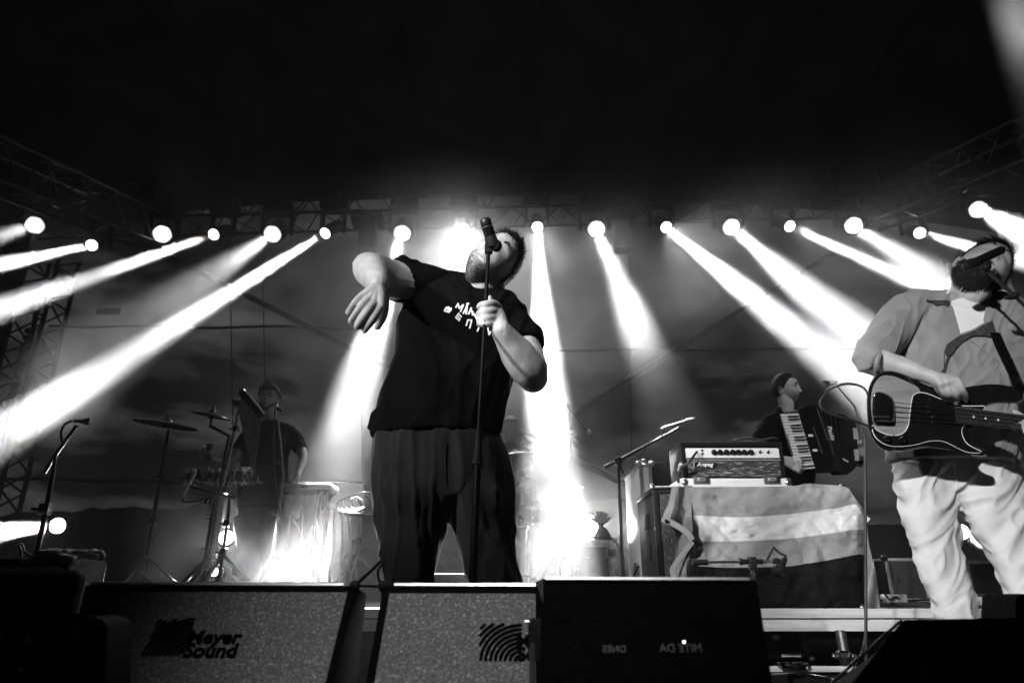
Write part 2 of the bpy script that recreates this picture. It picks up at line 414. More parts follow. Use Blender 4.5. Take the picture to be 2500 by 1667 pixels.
mb = MB(); V = []; nx, nz_ = 60, 24
for j in range(nz_+1):
    for i in range(nx+1):
        x = -8.6+17.4*i/nx; z = -.9+7.7*j/nz_; V.append((x, 9.6+.07*noise.noise(Vector((x*.8, 3, z*.5))), z))
mb.v = V; mb.f = [(j*(nx+1)+i, j*(nx+1)+i+1, (j+1)*(nx+1)+i+1, (j+1)*(nx+1)+i) for j in range(nz_) for i in range(nx)]
part('mesh_sheet', mb, M['meshcloth'], wl)
def sag(y0, y1, xa, xb, D, name='rope', r=.022, s=.0):
    mb = MB(); pxtube(mb, [(xa+(xb-xa)*i/8, y0+(y1-y0)*i/8+s*math.sin(i*1.9)*2, D) for i in range(9)], r); part(name, mb, M['black_plastic'], wl)
sag(795, 800, 120, 900, 9.5, s=1.5); sag(855, 852, 1330, 2100, 9.5, s=1); sag(1166, 1178, -20, 470, 9.5, s=1.2); sag(1178, 1178, 470, 900, 9.5)
for x in (560, 640, 875, 1533):
    mb = MB(); pxtube(mb, [(x, 560, 9.55), (x+6, 900, 9.55), (x+12, 1250, 9.55)], .008); part('seam', mb, M['black_plastic'], wl)
mb = MB(); mb.box(at(266, 760, 9.5), (.36, .02, .1)); part('patch', mb, M['black_plastic'], wl, label='small dark rectangle sewn on the mesh')
for a, b, lb in (((300, 570, 9.35), (1560, 1200, 9.35), 'dark diagonal brace falling to the right across the mesh wall'), ((2030, 620, 9.42), (760, 1408, 9.42), 'dark diagonal brace falling to the left across the mesh wall')):
    mb = MB(); mb.tube([at(*a), at(*b)], .045, 8); solo('wall_brace', mb, M['black_metal'], lb, 'brace', 'crossed braces on the back wall')
# dark side drapes
for sx_, lb in ((-1, 'black drape hanging behind the lattice tower on the left'), (1, 'black drape at the right-hand side of the stage')):
    mb = MB(); pts = []
    for i in range(41):
        y = 2.6+6.6*i/40; x = sx_*(7.35-.0*i)+.08*math.sin(i*1.9)
        pts.append((x, y))
    for i in range(40): pass
    V = [(x, y, -.0) for x, y in pts]+[(x, y, 6.3) for x, y in pts]+[(x+.02*sx_, y, 0) for x, y in pts]+[(x+.02*sx_, y, 6.3) for x, y in pts]
    mb.add(V, [(i, i+1, i+42, i+41) for i in range(40)]+[(i+83, i+82, i+123, i+124) for i in range(40)])
    solo('side_drape', mb, M['roof'], lb, 'drape')
# hills and trees beyond the mesh
mb = MB(); V = []; n = 160
for i in range(n+1):
    x = -190+380*i/n
    h = 17+8*noise.noise(Vector((x*.012, 1, 0)))+3.2*noise.noise(Vector((x*.07, 2, 0)))+1.3*noise.noise(Vector((x*.3, 5, 0)))-x*.02
    V += [(x, 150, -1.2), (x, 158, h), (x, 190, -1.2)]
mb.v = V; mb.f = [f_ for i in range(n) for f_ in ((3*i, 3*i+3, 3*i+4, 3*i+1), (3*i+1, 3*i+4, 3*i+5, 3*i+2))]
struct('hills', mb, M['hill'])

# ------------------------------------------------------------------ trusses
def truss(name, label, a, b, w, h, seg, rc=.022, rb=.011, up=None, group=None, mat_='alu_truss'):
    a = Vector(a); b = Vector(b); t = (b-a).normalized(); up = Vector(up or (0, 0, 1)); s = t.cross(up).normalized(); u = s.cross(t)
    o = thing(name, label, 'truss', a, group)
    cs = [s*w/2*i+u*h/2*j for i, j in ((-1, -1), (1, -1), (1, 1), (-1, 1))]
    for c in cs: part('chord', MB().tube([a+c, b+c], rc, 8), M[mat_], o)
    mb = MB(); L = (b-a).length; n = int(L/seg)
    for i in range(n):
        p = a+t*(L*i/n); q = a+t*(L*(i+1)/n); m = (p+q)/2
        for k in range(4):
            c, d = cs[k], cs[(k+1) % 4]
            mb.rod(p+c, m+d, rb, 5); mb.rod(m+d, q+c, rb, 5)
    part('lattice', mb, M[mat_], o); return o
def tw(x, y, D): return at(x, y, D)
ta = at(150, 495, 8.35); tb = at(2330, 455, 7.9); tb.z = ta.z+.06
truss('back_truss', 'long lattice truss across the back carrying the row of moving lights', (-6.6, 8.15, 5.42), (6.6, 7.75, 5.58), .5, .5, .62)
truss('side_truss', 'dark lattice truss running back along the left side of the roof', at(-260, 300, 4.6), at(395, 575, 8.3), .42, .42, .5)
truss('side_truss', 'lattice truss running back along the right side of the roof', at(2760, 250, 4.6), at(2110, 525, 8.2), .42, .42, .5)
tp = at(195, 560, 8.6); btm = Vector((tp.x-.12, tp.y, 0))
tl = truss('lattice_tower', 'upright lattice tower at the left behind the drape edge', (tp.x-.25, tp.y, 0), (tp.x-.25, tp.y, 5.0), .42, .42, .5, rc=.03, rb=.015, up=(0, 1, 0))
truss('lattice_tower', 'upright lattice tower at the right end of the back truss', (6.35, 8.5, 0), (6.35, 8.5, 5.0), .42, .42, .5, rc=.03, rb=.015, up=(0, 1, 0))
# ladder of small cups hung beside the tower
o = thing('cable_drop', 'vertical string of small round fittings hanging beside the left tower', 'cable', at(80, 800, 7.6))
for i in range(11):
    x = 72-i*4.6; y = 808+i*17.5
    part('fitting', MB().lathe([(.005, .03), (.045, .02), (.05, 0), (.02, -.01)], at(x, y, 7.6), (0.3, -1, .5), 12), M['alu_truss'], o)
mb = MB(); pxtube(mb, [(86, 760, 7.62), (70, 860, 7.62), (20, 1000, 7.62), (0, 1100, 7.62)], .02); part('cable', mb, M['black_plastic'], o)
# hoist rings at the two roof corners
def hoist(cx, cy, D, lb, flip):
    o = thing('chain_hoist', lb, 'hoist', at(cx, cy, D)); c = at(cx, cy, D); R = 62*mpp(cx, cy, D)
    part('wheel', MB().tube([c+cvec(math.cos(a)*R, math.sin(a)*R*.75, 0) for a in [2*math.pi*i/28 for i in range(28)]], .035, 8, close=True), M['black_metal'], o)
    for i in range(7):
        a = math.radians(25+i*22 if not flip else 155-i*22); p = c+cvec(math.cos(a)*R*1.02, math.sin(a)*R*.78, .06)
        part('bolt', MB().box(p, (.05+.02*(i % 3), .03, .03), Quaternion((0, 1, 0), -a+math.pi/2).to_matrix(), bev=.006), M['alu'], o)
    part('body', MB().box(c, (R*1.1, .25, R*.9), bev=.03), M['black_metal'], o)
hoist(175, 462, 7.2, 'round chain hoist glinting at the left roof corner', False); hoist(2318, 425, 7.2, 'round chain hoist glinting at the right roof corner', True)

# ------------------------------------------------------------------ moving lights
def fixture(x, y, ex, ey, eD, kind, size, power, label, D=7.8, emit=True):
    p = at(x, y, D); q = at(ex, ey, eD); d = (q-p).normalized()
    big = kind == 'wash'; R = .113 if big else .068; hl = .30 if big else .34
    hc = p-d*hl*.55                                          # pivot
    # mild tilt of the body; base hangs under the truss
    o = thing('wash_light' if big else 'beam_light', label, 'stage light', hc+Vector((0, 0, .34)), 'moving lights on the back truss')
    t = hc+Vector((0, 0, .30))
    part('base', MB().box(t+Vector((0, 0, .03)), (.36, .24, .12), bev=.015), M['black_plastic'], o)
    part('clamp', MB().box(t+Vector((0, 0, .13)), (.08, .06, .12)).tube([t+Vector((-.06, 0, .21)), t+Vector((.06, 0, .21))], .035, 8), M['black_metal'], o)
    yk = MB(); w = R+.075
    for s in (-1, 1): yk.box(hc+Vector((s*w, 0, .12)), (.04, .1, .34), bev=.01)
    yk.box(hc+Vector((0, 0, .27)), (2*w+.04, .12, .05), bev=.01); part('yoke', yk, M['black_plastic'], o)
    hd = MB(); hd.lathe([(R*.55, -.02), (R*.95, 0), (R*1.12, .06), (R*1.15, hl*.5), (R*1.22, hl*.7), (R*1.22, hl-.02), (R*1.1, hl), (R*1.02, hl-.015)], p-d*hl, d, 28)
    h = part('head', hd, M['black_plastic'], o)
    ln = MB()
    if big:
        st = R*.385; ax = d.orthogonal().normalized(); ay = d.cross(ax)
        for i in range(-2, 3):
            for j in range(-2, 3):
                if abs(i+j) <= 2:
                    c = p+ax*(st*(i+j*.5))+ay*(st*j*.866); ln.lathe([(st*.5, -.01), (st*.5, .0), (st*.42, .006), (st*.2, .009)], c, d, 10)
        part('lens_plate', MB().lathe([(R*.97, -.012), (R*.97, -.002)], p, d, 28), M['lens_plate'], h)
    else: ln.lathe([(R*1., -.012), (R*.98, 0), (R*.7, .012), (R*.3, .018)], p, d, 24)
    part('lens', ln, M['lens_cell'] if big else M['lens'], h)
    if power:
        s = lamp('lamp', p+d*.03, q, power*.92, size*1.2, R*(.5 if big else .6), .9)
        s.parent = o; s.location = (p+d*.03)-o.location
        if 950 < x < 2200:
            g = lamp('added_glow_lamp', p+d*.05, q, (60 if big else 110)*(9 if x == 1132 else 4 if 1300 < x < 1330 else 2.2 if 1440 < x < 1640 else 1), 60, R*.6, 1); g.parent = o; g.location = (p+d*.05)-o.location  # extra wide lamp, added only to make the smoke glow round the lens
    return o
PW = 1.0
FX = [
 (85, 550, -260, 660, 5.5, 'wash', 9, 4500, 'wash light at the far left with a cluster lens'),
 (223, 599, -120, 672, 5.6, 'beam', 3.4, 150000, 'small beam light under the left side truss'),
 (396, 572, 300, 900, 3.0, 'wash', 9, 0, 'second wash light from the left, bright lens and no shaft'),
 (521, 573, -20, 762, 5.4, 'beam', 3.6, 190000, 'beam light throwing a shaft to the left between two wash lights'),
 (665, 572, 420, 740, 5.8, 'wash', 9, 9000, 'third wash light from the left with a faint shaft'),
 (793, 570, 20, 1050, 5.2, 'beam', 4.4, 260000, 'beam light throwing the long bright shaft to the lower left'),
 (982, 570, 800, 1200, 5.2, 'wash', 6.6, 150000, 'wash light above the raised elbow of the singer'),
 (1132, 560, 1095, 900, 5.2, 'beam', 8, 120000, 'glowing beam light just left of the microphone'),
 (1312, 555, 1348, 1200, 5.0, 'beam', 5.6, 300000, 'beam light pouring straight down right of the singer'),
 (1456, 560, 1575, 850, 5.4, 'wash', 6, 60000, 'wash light over the bare mesh right of centre'),
 (1627, 555, 2083, 925, 5.0, 'beam', 5.0, 210000, 'beam light aimed over the accordion player'),
 (1786, 555, 2041, 776, 5.4, 'wash', 6, 60000, 'wash light third from the right with a short broad shaft'),
 (1929, 553, 2500, 806, 5.2, 'beam', 4.0, 150000, 'beam light whose shaft ends behind the bassist shoulder'),
 (2084, 551, 2300, 690, 5.6, 'wash', 6.5, 26000, 'wash light second from the right'),
 (2246, 569, 2560, 655, 5.6, 'beam', 3.6, 110000, 'beam light above the bassist head'),
 (2389, 512, 2560, 600, 6.0, 'wash', 9, 30000, 'wash light at the far right, highest of the row'),
]
for f_ in FX: fixture(f_[0], f_[1], f_[2], f_[3], f_[4], f_[5], f_[6], f_[7]*PW, f_[8])
o = lamp('front_spot', at(2375, -170, 5.0), at(2640, 330, 4.4), 5000, 13, .1, .5)
# dark loudspeaker arrays / motors hanging under the truss
for x, y, lb in ((897, 545, 'dark hanging winch left of the wash light above the singer'), (1512, 545, 'dark hanging winch right of the central wash light')):
    o = thing('truss_winch', lb, 'winch', at(x, y, 8.1), 'winches hung under the back truss'); c = at(x, y, 8.1)
    part('housing', MB().box(c+Vector((0, 0, .06)), (.42, .3, .16), bev=.04), M['black_plastic'], o)
    part('drop_box', MB().box(c+Vector((.02, 0, -.22)), (.22, .22, .4), bev=.03), M['black_plastic'], o)
# ------------------------------------------------------------------ floor lamps
def floorlamp(x, y, D, ex, ey, eD, R, size, power, label, mt='lens'):
    p = at(x, y, D); q = at(ex, ey, eD); d = (q-p).normalized()
    o = thing('floor_light', label, 'stage light', (p.x, p.y, RZ), 'lamps standing on the riser')
    part('head', MB().lathe([(R*.6, 0), (R*1.2, .02), (R*1.25, .16), (R*1.05, .17)], p-d*.18, d, 24), M['black_plastic'], o)
    part('lens', MB().lathe([(R, -.01), (R, 0), (R*.6, .01)], p, d, 24), M[mt], o)
    mb = MB(); b = Vector((p.x, p.y+.05, RZ))
    mb.box(b+Vector((0, 0, .03)), (R*2.6, .2, .06), bev=.01)
    for s in (-1, 1): mb.box((p.x+s*(R*1.3+.01), p.y+.05, (RZ+p.z)/2), (.02, .05, max(.05, p.z-RZ)))
    part('yoke', mb, M['black_plastic'], o)
    if power:
        s = lamp('lamp', p+d*.03, q, power, size, R*.7, .4); s.parent = o; s.location = p+d*.03-o.location
floorlamp(140, 1283, 7.2, -140, 1312, 5.6, .075, 7, 90000, 'floor light at the left throwing a shaft out of the picture')
floorlamp(1434, 1287, 6.6, 1500, 1290, 4.0, .12, 60, 500, 'floor light glaring above the flight case')
floorlamp(552, 1312, 5.9, 560, 1300, 3, .06, 60, 350, 'floor light behind the percussion stands', 'lens_dim')
floorlamp(2345, 1298, 6.6, 2560, 1380, 5.2, .07, 9, 50000, 'floor light seen between the legs of the bassist')
floorlamp(522, 1396, 5.2, 522, 1380, 2, .03, 40, 0, 'tiny round lamp low among the percussion stands', 'lens_dim')
# ------------------------------------------------------------------ people
def G(a, b, sa, sb): return math.exp(-(a/sa)**2-(b/sb)**2)
class Head:
    def __init__(s, c, U, Fw, k=1, mouth=.5, fat=0):
        s.c = Vector(c); s.U = Vector(U).normalized(); f = Vector(Fw); s.F = (f-s.U*f.dot(s.U)).normalized(); s.L = s.U.cross(s.F).normalized(); s.k = k; s.m = mouth; s.fat = fat
    def loc(s, n, off=0):
        x, y, z = n; px, py, pz = .076*x, .098*y, .12*z
        if z < 0: px *= 1-(.27-s.fat*.3)*min(1, -z)**1.5
        if z < -.1 and y < 0: py *= 1-.4*min(1, (-z-.1)/.9)
        if z > .3: px *= 1-.05*(z-.3)
        if y > 0:
            py *= 1-.09*abs(x)**2
            if z < -.4: py *= 1+.16*(-z-.4)+s.fat*.2
            f = 0
            f += .021*G(px, pz+.020, .0105, .0105)+.013*G(px, pz-.004, .0075, .02)      # nose
            for q in (-1, 1):
                f += .007*G(px-q*.0125, pz+.024, .006, .006)
                f += -.013*G(px-q*.031, pz-.016, .017, .011)+.0075*G(px-q*.031, pz-.014, .011, .0075)
                f += .0045*G(px-q*.033, pz-.038, .02, .0065)+.004*G(px-q*.043, pz+.016, .02, .018)
                f += -.0022*G(px-q*.031, pz-.0105, .012, .0016)
            f += -.016*s.m*G(px, pz+.060, .017, .0085)+.005*G(px, pz+.048, .02, .005)+.006*G(px, pz+.073, .018, .006)
            f += .008*G(px, pz+.098, .022, .014)-.003*G(px, pz+.084, .02, .004)
            py += f*min(1, y*3)
        v = Vector((px, py, pz)); n = Vector((x/.076, y/.098, z/.12)).normalized()
        v += n*off
        return s.c+(s.L*v.x+s.F*v.y+s.U*v.z)*s.k
    def add(s, mb, nu=72, nv=56):
        V = []; 
        for i in range(nv+1):
            p = math.pi*i/nv
            for j in range(nu):
                w = 2*math.pi*j/nu; V.append(s.loc((math.sin(p)*math.cos(w), math.sin(p)*math.sin(w), math.cos(p))))
        Fc = [(i*nu+j, (i+1)*nu+j, (i+1)*nu+(j+1) % nu, i*nu+(j+1) % nu) for i in range(nv) for j in range(nu)]
        mb.add(V, Fc)
        for q in (-1, 1):                                        # ears
            R = Matrix((s.L, s.F, s.U)).transposed(); c = s.loc((q, -.08, -.1), -.002)
            rim = [c+(s.L*q*(.008+.003*math.cos(a))+s.F*(.012*math.cos(a)-.004)+s.U*(.024*math.sin(a)+.004))*s.k for a in [2*math.pi*i/16 for i in range(16)]]
            mb.tube(rim, .0048*s.k, 6, close=True); mb.ball(c+s.L*q*.004*s.k, (.006*s.k, .013*s.k, .024*s.k), R)
            mb.ball(c+(s.L*q*.006-s.U*.022)*s.k, .007*s.k)
    def shell(s, reg, th, seed=0, nu=96, nv=72, rough=.004, sc=60):
        idx = {}; V = []; Fc = []
        def gp(i, j):
            j %= nu
            if (i, j) in idx: return idx[i, j]
            p = math.pi*i/nv; w = 2*math.pi*j/nu; n = (math.sin(p)*math.cos(w), math.sin(p)*math.sin(w), math.cos(p)); r = reg(*n)
            if r < -.06: idx[i, j] = None; return None
            o = -.005+(th+.005)*min(1, (r+.06)/.22); q = s.loc(n)
            o += rough*noise.noise(q*sc+Vector((seed, 0, 0)))+rough*.6*noise.noise(q*sc*2.7)
            idx[i, j] = len(V); V.append(s.loc(n, o)); return idx[i, j]
        for i in range(nv):
            for j in range(nu):
                q = [gp(i, j), gp(i+1, j), gp(i+1, j+1), gp(i, j+1)]
                if None not in q: Fc.append(q)
        mb = MB(); mb.v = [tuple(v) for v in V]; mb.f = Fc; return mb
    def strands(s, mb, reg, n, ln, lean, r=.0011, th=.004, seed=1, rmin=0):
        rnd = random.Random(seed); k = 0; lean = Vector(lean)
        while k < n:
            a = Vector((rnd.gauss(0, 1), rnd.gauss(0, 1), rnd.gauss(0, 1))).normalized()
            if reg(*a) < rmin: continue
            k += 1; p = s.loc(a, th*.3); q = s.loc(a, .02)-s.loc(a, 0); d = (q.normalized()*.5+lean+Vector((rnd.gauss(0, .25), rnd.gauss(0, .25), rnd.gauss(0, .25)))).normalized()
            L_ = ln*rnd.uniform(.5, 1.2); m = p+d*L_*.5; e = m+(d+lean*.8).normalized()*L_*.5
            mb.tube([p, m, e], [r, r*.8, r*.15], 3)
def hairline(x, y, z):
    t = max(0, min(1, (y+.5)))
    return z-(-.5+1.15*t**1.3)
def beardline(x, y, z): return min(-.33-.20*max(0, y)-z+.16*abs(x), y+.30) + ((.22*G(x, z+.36, .28, .07)-.6*G(x, z+.5, .2, .07)) if y > 0 else 0)

def hand_px(mb, x, y, D, ang, Lh, fl=1, spread=.13, curl=0., th=.7, dD=0):
    c, s_ = math.cos(ang), math.sin(ang)
    def P(a, b, d=0): return (x+Lh*(a*c-b*s_*fl), y+Lh*(a*s_+b*c*fl), D+dD*a+d)
    for i in range(4):
        b = (-.17+.115*i); limb(mb, [(*P(0, b*.3), .11*Lh), (*P(.28, b*.8), .105*Lh), (*P(.5, b), .085*Lh)], 8, 3)
        fl_ = (.78, .95, 1., .92)[i]*.5; a = (i-1.5)*spread
        limb(mb, [(*P(.48, b), .075*Lh), (*P(.48+fl_*.5*math.cos(a), b+fl_*.5*math.sin(a), -curl*.4*Lh*mpp(x, y, D)), .068*Lh), (*P(.48+fl_*(1-curl*.5)*math.cos(a), b+fl_*math.sin(a)*(1-curl*.3), curl*.2*Lh*mpp(x, y, D)), .055*Lh)], 8, 3)
    limb(mb, [(*P(.1, .12), .1*Lh), (*P(.3, .12+.2*th), .075*Lh), (*P(.52, .14+.3*th), .06*Lh)], 8, 3)

# ---------------- singer
sg = thing('person', 'singer in a black printed T-shirt leaning back, gripping a microphone stand with one fist', 'person', (at(1090, 1300, 2.15).x, 2.15, 0))
hU = cvec(.72, .62, -.32); hF = cvec(-.04, .49, .86)
H = Head(at(1206, 639, 2.10), hU, hF, .99, .8, .3)
sk = MB(); H.add(sk, 96, 80)
limb(sk, [(1172, 745, 2.18, 58), (1180, 705, 2.16, 52), (1192, 672, 2.13, 48)], 18)
limb(sk, [(1176, 712, 2.15, 50), (1182, 688, 2.125, 46), (1186, 668, 2.11, 40)], 18); sk.ball(at(1168, 668, 2.11), .040)
torso(sk, [(1010, 1210, 1000, 2.17, .12), (1020, 1230, 860, 2.17, .13), (1030, 1240, 780, 2.17, .11), (1100, 1220, 735, 2.17, .08)])
# raised arm, elbow out, wrist falling towards the camera
limb(sk, [(1060, 705, 2.17, 46), (1000, 690, 2.13, 48), (950, 680, 2.08, 48), (915, 662, 2.02, 44), (898, 653, 1.97, 37)], 20)
limb(sk, [(896, 650, 1.99, 34), (903, 658, 1.93, 41), (913, 671, 1.86, 38), (921, 682, 1.80, 30), (925, 693, 1.76, 26)], 20)
sk.ball(at(872, 645, 2.0), .016)
for k_ in ((886, 723), (898, 737), (913, 744), (932, 748)):
    limb(sk, [(924, 697, 1.755, 15), ((924+k_[0])/2+1, (697+k_[1])/2+1, 1.74, 15), (k_[0], k_[1], 1.735, 11.5)], 10, 4)
for f_ in ([(887, 721, 1.735, 9.5), (867, 739, 1.73, 8.4), (851, 763, 1.745, 6.8)], [(897, 734, 1.73, 9.3), (875, 758, 1.722, 8.6), (857, 783, 1.74, 7)],
           [(912, 743, 1.73, 9.5), (892, 769, 1.72, 8.8), (871, 798, 1.74, 7.2)], [(927, 753, 1.735, 9.5), (909, 781, 1.728, 8.8), (890, 807, 1.75, 7)],
           [(940, 725, 1.765, 9), (936, 766, 1.775, 10), (921, 799, 1.785, 7.5)]): limb(sk, [(a_, b_, c_, d_*1.2) for a_, b_, c_, d_ in f_], 10, 5)
# gripping arm
limb(sk, [(1250, 795, 2.18, 34), (1268, 822, 2.13, 38), (1281, 856, 2.09, 42), (1298, 905, 2.03, 41)], 20)
limb(sk, [(1302, 922, 2.02, 38), (1288, 898, 1.99, 45), (1262, 862, 1.95, 42), (1238, 828, 1.91, 31), (1223, 805, 1.885, 25.5)], 20)
for (y0, yk, yl, rr) in ((744, 747, 745, 10.6), (762, 757, 764, 10.8), (778, 770, 780, 10.2), (792, 783, 789, 8.8)):
    limb(sk, [(1216+(y0-744)*.08, yk+2, 1.905, rr), (1203, y0-3, 1.875, rr), (1186, y0, 1.862, rr*.98), (1173-(0 if y0 > 750 else -3), yl, 1.87, rr*.9), (1170, yl+4, 1.895, rr*.75)], 10, 5)
limb(sk, [(1222, 806, 1.89, 24), (1216, 783, 1.90, 23), (1210, 762, 1.905, 20)], 12)
limb(sk, [(1207, 770, 1.90, 13), (1201, 745, 1.905, 9.5), (1197, 727, 1.90, 6.5)], 10)
part('body', bake(sk, .0034, 2, lambda p: .0007*noise.noise(p*38)), M['skin'], sg)
# stubble-dark jaw
def jaw(x, y, z): return min(-.38-z+.12*abs(x), y+.25)-.3*random.random()
mb = MB(); H.strands(mb, jaw, 4200, .003, -hU*.3, .00055, .001, 12); part('stubble', mb, M['hair'], sg)
hb = H.shell(hairline, .0045, 2, rough=.004, sc=45); H.strands(hb, hairline, 1700, .011, hU*.35-hF*.3, .0009, .009, 5)
H.strands(hb, lambda x, y, z: min(z-.55, y+.1), 300, .024, hF*.3+cvec(-.7, .2, 0)*.5, .0010, .009, 9)
part('hair', hb, M['hair'], sg)
mb = MB(); br = [H.loc((q*.36+u*.22*q, .93, .30+.05*math.sin(u*3)), .0035) for q in (-1,) for u in [i/6 for i in range(-3, 4)]]; mb.tube(br, [.001, .0025, .003, .0032, .003, .0025, .001], 6); part('eyebrow', mb, M['hair'], sg); mb = MB()
br = [H.loc((.40+u*.2, .9, .33+.04*math.cos(u*3)), .003) for u in [i/6 for i in range(-5, 5)]]; mb.tube(br, .003, 6); part('eyebrow', mb, M['hair'], sg)
# shirt
sh = MB()
torso(sh, [(916, 1222, 1068, 2.17, .165), (922, 1229, 1030, 2.17, .168), (930, 1236, 985, 2.17, .17), (944, 1246, 935, 2.17, .175), (962, 1262, 880, 2.18, .17), (972, 1276, 820, 2.19, .16), (980, 1282, 770, 2.2, .145), (1020, 1270, 730, 2.2, .12, 18), (1085, 1235, 702, 2.2, .085, 24)], 36)
limb(sh, [(1150, 735, 2.18, 46), (1085, 712, 2.18, 50), (1030, 694, 2.15, 54), (985, 684, 2.12, 54), (968, 682, 2.10, 54.5)], 22, round_end=False)
limb(sh, [(1185, 752, 2.18, 44), (1235, 780, 2.17, 47), (1264, 812, 2.13, 51), (1282, 848, 2.09, 49)], 22, round_end=False)
limb(sh, [(919, 1015, 2.17, 13), (908, 1038, 2.16, 8), (901, 1044, 2.15, 4)], 10); limb(sh, [(920, 1045, 2.14, 14), (926, 1062, 2.14, 12)], 10); limb(sh, [(1218, 1030, 2.16, 12), (1214, 1066, 2.16, 12)], 10)
shirt = bake(sh, .0065, 3, folds(.008, 6, (1.3, 1, .8), 3))
so = part('tshirt', shirt, M['black_cotton'], sg); bv = bvh_of(shirt)
def Z4(p): return [(1040+x/11.2, 710+y/11.2) for x, y in p]
seg = [[(815, 455), (878, 345)], [(878, 345), (905, 480)], [(905, 480), (1012, 385)], [(1020, 380), (945, 565)],
       [(1015, 618), (1075, 520), (1125, 400)], [(1130, 395), (1110, 510), (1097, 628)], [(1060, 560), (1110, 560)], [(1115, 362), (1165, 345)],
       [(1165, 630), (1240, 470)], [(1220, 540), (1270, 560), (1277, 660)], [(1320, 630), (1400, 780)],
       [(545, 460), (610, 443), (695, 488)], [(695, 512), (605, 485), (520, 505), (510, 545), (630, 580), (668, 535), (600, 515)],
       [(892, 615), (815, 728)], [(892, 618), (968, 712)], [(860, 672), (930, 778)], [(815, 728), (912, 815)],
       [(1098, 945), (1150, 795)], [(1150, 795), (1250, 800)], [(1250, 800), (1198, 1015)],
       [(1478, 925), (1405, 1100)], [(1690, 1000), (1725, 1200)], [(1725, 1200), (1805, 1050)]]
lt_ = strokes(bv, [Z4(s) for s in seg], 3.7); part('chest_lettering', lt_, M['white_print'], so)
nk = [hit(bv, x, y, .002) for x, y in ((1106, 672), (1116, 690), (1132, 706), (1152, 719), (1176, 731), (1200, 735), (1222, 733))]; nk = [p for p in nk if p]
if len(nk) > 3: part('collar', MB().tube(nk, .006, 8), M['black_cotton'], so)
tr = MB()
torso(tr, [(914, 1221, 1062, 2.17, .15), (909, 1238, 1105, 2.17, .155), (906, 1250, 1160, 2.17, .155), (908, 1254, 1205, 2.17, .14), (920, 1250, 1240, 2.17, .10), (960, 1220, 1262, 2.17, .05)], 32)
def leg(mb, rows, foot):
    q = cr(rows, 5); rings = []
    for xl, xr, y, D, hd in q:
        a, b = at(xl, y, D), at(xr, y, D); c = (a+b)/2; h = (b-a)/2; dv = Vector((c.x-CAM.x, c.y-CAM.y, 0)).normalized()*hd; rings.append([c+h*math.cos(w)+dv*math.sin(w) for w in [2*math.pi*i/24 for i in range(24)]])
    c = sum(rings[-1], Vector())/24; h = (rings[-1][0]-rings[-1][12])/2
    for t in (.25, .5, .75, 1): 
        cc = c.lerp(Vector(foot), t); rr = 1-.3*t; rings.append([cc+h*rr*math.cos(w)+dv.normalized()*(.095*rr)*math.sin(w) for w in [2*math.pi*i/24 for i in range(24)]])
    mb.loft(rings)
lx = at(1000, 1440, 2.15).x; rx = at(1215, 1440, 2.15).x
leg(tr, [(910, 1086, 1150, 2.17, .135), (908, 1090, 1200, 2.165, .145), (912, 1090, 1232, 2.165, .14), (918, 1088, 1275, 2.17, .12), (924, 1074, 1320, 2.16, .11), (932, 1070, 1370, 2.15, .105), (946, 1060, 1422, 2.14, .1)], (lx, 2.14, .09))
leg(tr, [(1080, 1248, 1150, 2.17, .135), (1088, 1253, 1200, 2.165, .145), (1094, 1254, 1232, 2.165, .14), (1098, 1255, 1275, 2.17, .12), (1110, 1254, 1310, 2.16, .11), (1126, 1255, 1360, 2.15, .105), (1147, 1265, 1422, 2.14, .1)], (rx, 2.14, .09))
trm = bake(tr, .007, 5, folds(.010, 6.5, (1.6, 1, .38), 11)); to = part('trousers', trm, M['dark_trouser'], sg); bv2 = bvh_of(trm)
q = [hit(bv2, x, y, .0015) for x, y in [(1088, 1085), (1087, 1130), (1090, 1180), (1092, 1230), (1094, 1262)]]; q = [p for p in q if p]
if len(q) > 2: part('fly_seam', MB().tube(q, .0022, 6), M['dark_trouser'], to)
for x in (lx, rx):
    mb = MB(); mb.box((x, 2.08, .015), (.105, .30, .03), bev=.012); mb.tube([(x, 2.2, .07), (x, 2.1, .075), (x, 2.0, .05), (x, 1.94, .035)], [.045, .048, .044, .03], 12, ell=(.8, 1)); part('shoe', bake(mb, .006, 2), M['rubber'], sg)
# bracelet
mb = MB(); wc = [at(x, y, D) for x, y, D in ((897, 692, 1.775), (908, 686, 1.765), (922, 683, 1.762), (936, 687, 1.765), (948, 698, 1.775))]
q = cr([tuple(p) for p in wc], 5); mb.tube([Vector(p) for p in q], .0042, 8); part('bracelet', mb, M['white_cotton'], sg)

# ---------------- singer's microphone stand
ms = thing('microphone_stand', 'straight black microphone stand held upright by the singer', 'microphone stand', (at(1130, 1425, 1.78).x-.02, 1.74, 0))
pt = at(1193, 607, 1.87); pm = at(1169, 1052, 1.845); pb = at(1155, 1425, 1.80); base = Vector((pb.x-.03, 1.77, .0))
part('upper_tube', MB().tube([pt, pm], .0062, 12), M['dark_tube'], ms)
part('lower_tube', MB().tube([pm+(pb-pm)*.15, pb, base+Vector((0, 0, .02))], .0105, 14), M['dark_tube'], ms)
part('clutch', MB().tube([pm, pm+(pb-pm)*.12, pm+(pb-pm)*.2], [.009, .010, .0135], 14).tube([pm+(pb-pm)*.2, pm+(pb-pm)*.24], .016, 14), M['black_plastic'], ms)
part('base', MB().lathe([(.13, 0), (.13, .015), (.05, .03), (.02, .04)], base, n=36), M['black_metal'], ms)
mc = thing('microphone', 'black stage microphone in front of the singer mouth, on the straight stand', 'microphone', at(1190, 590, 1.86))
a = at(1200, 588, 1.862); b = at(1183.5, 534, 1.84); d = (b-a).normalized(); Lm = (b-a).length
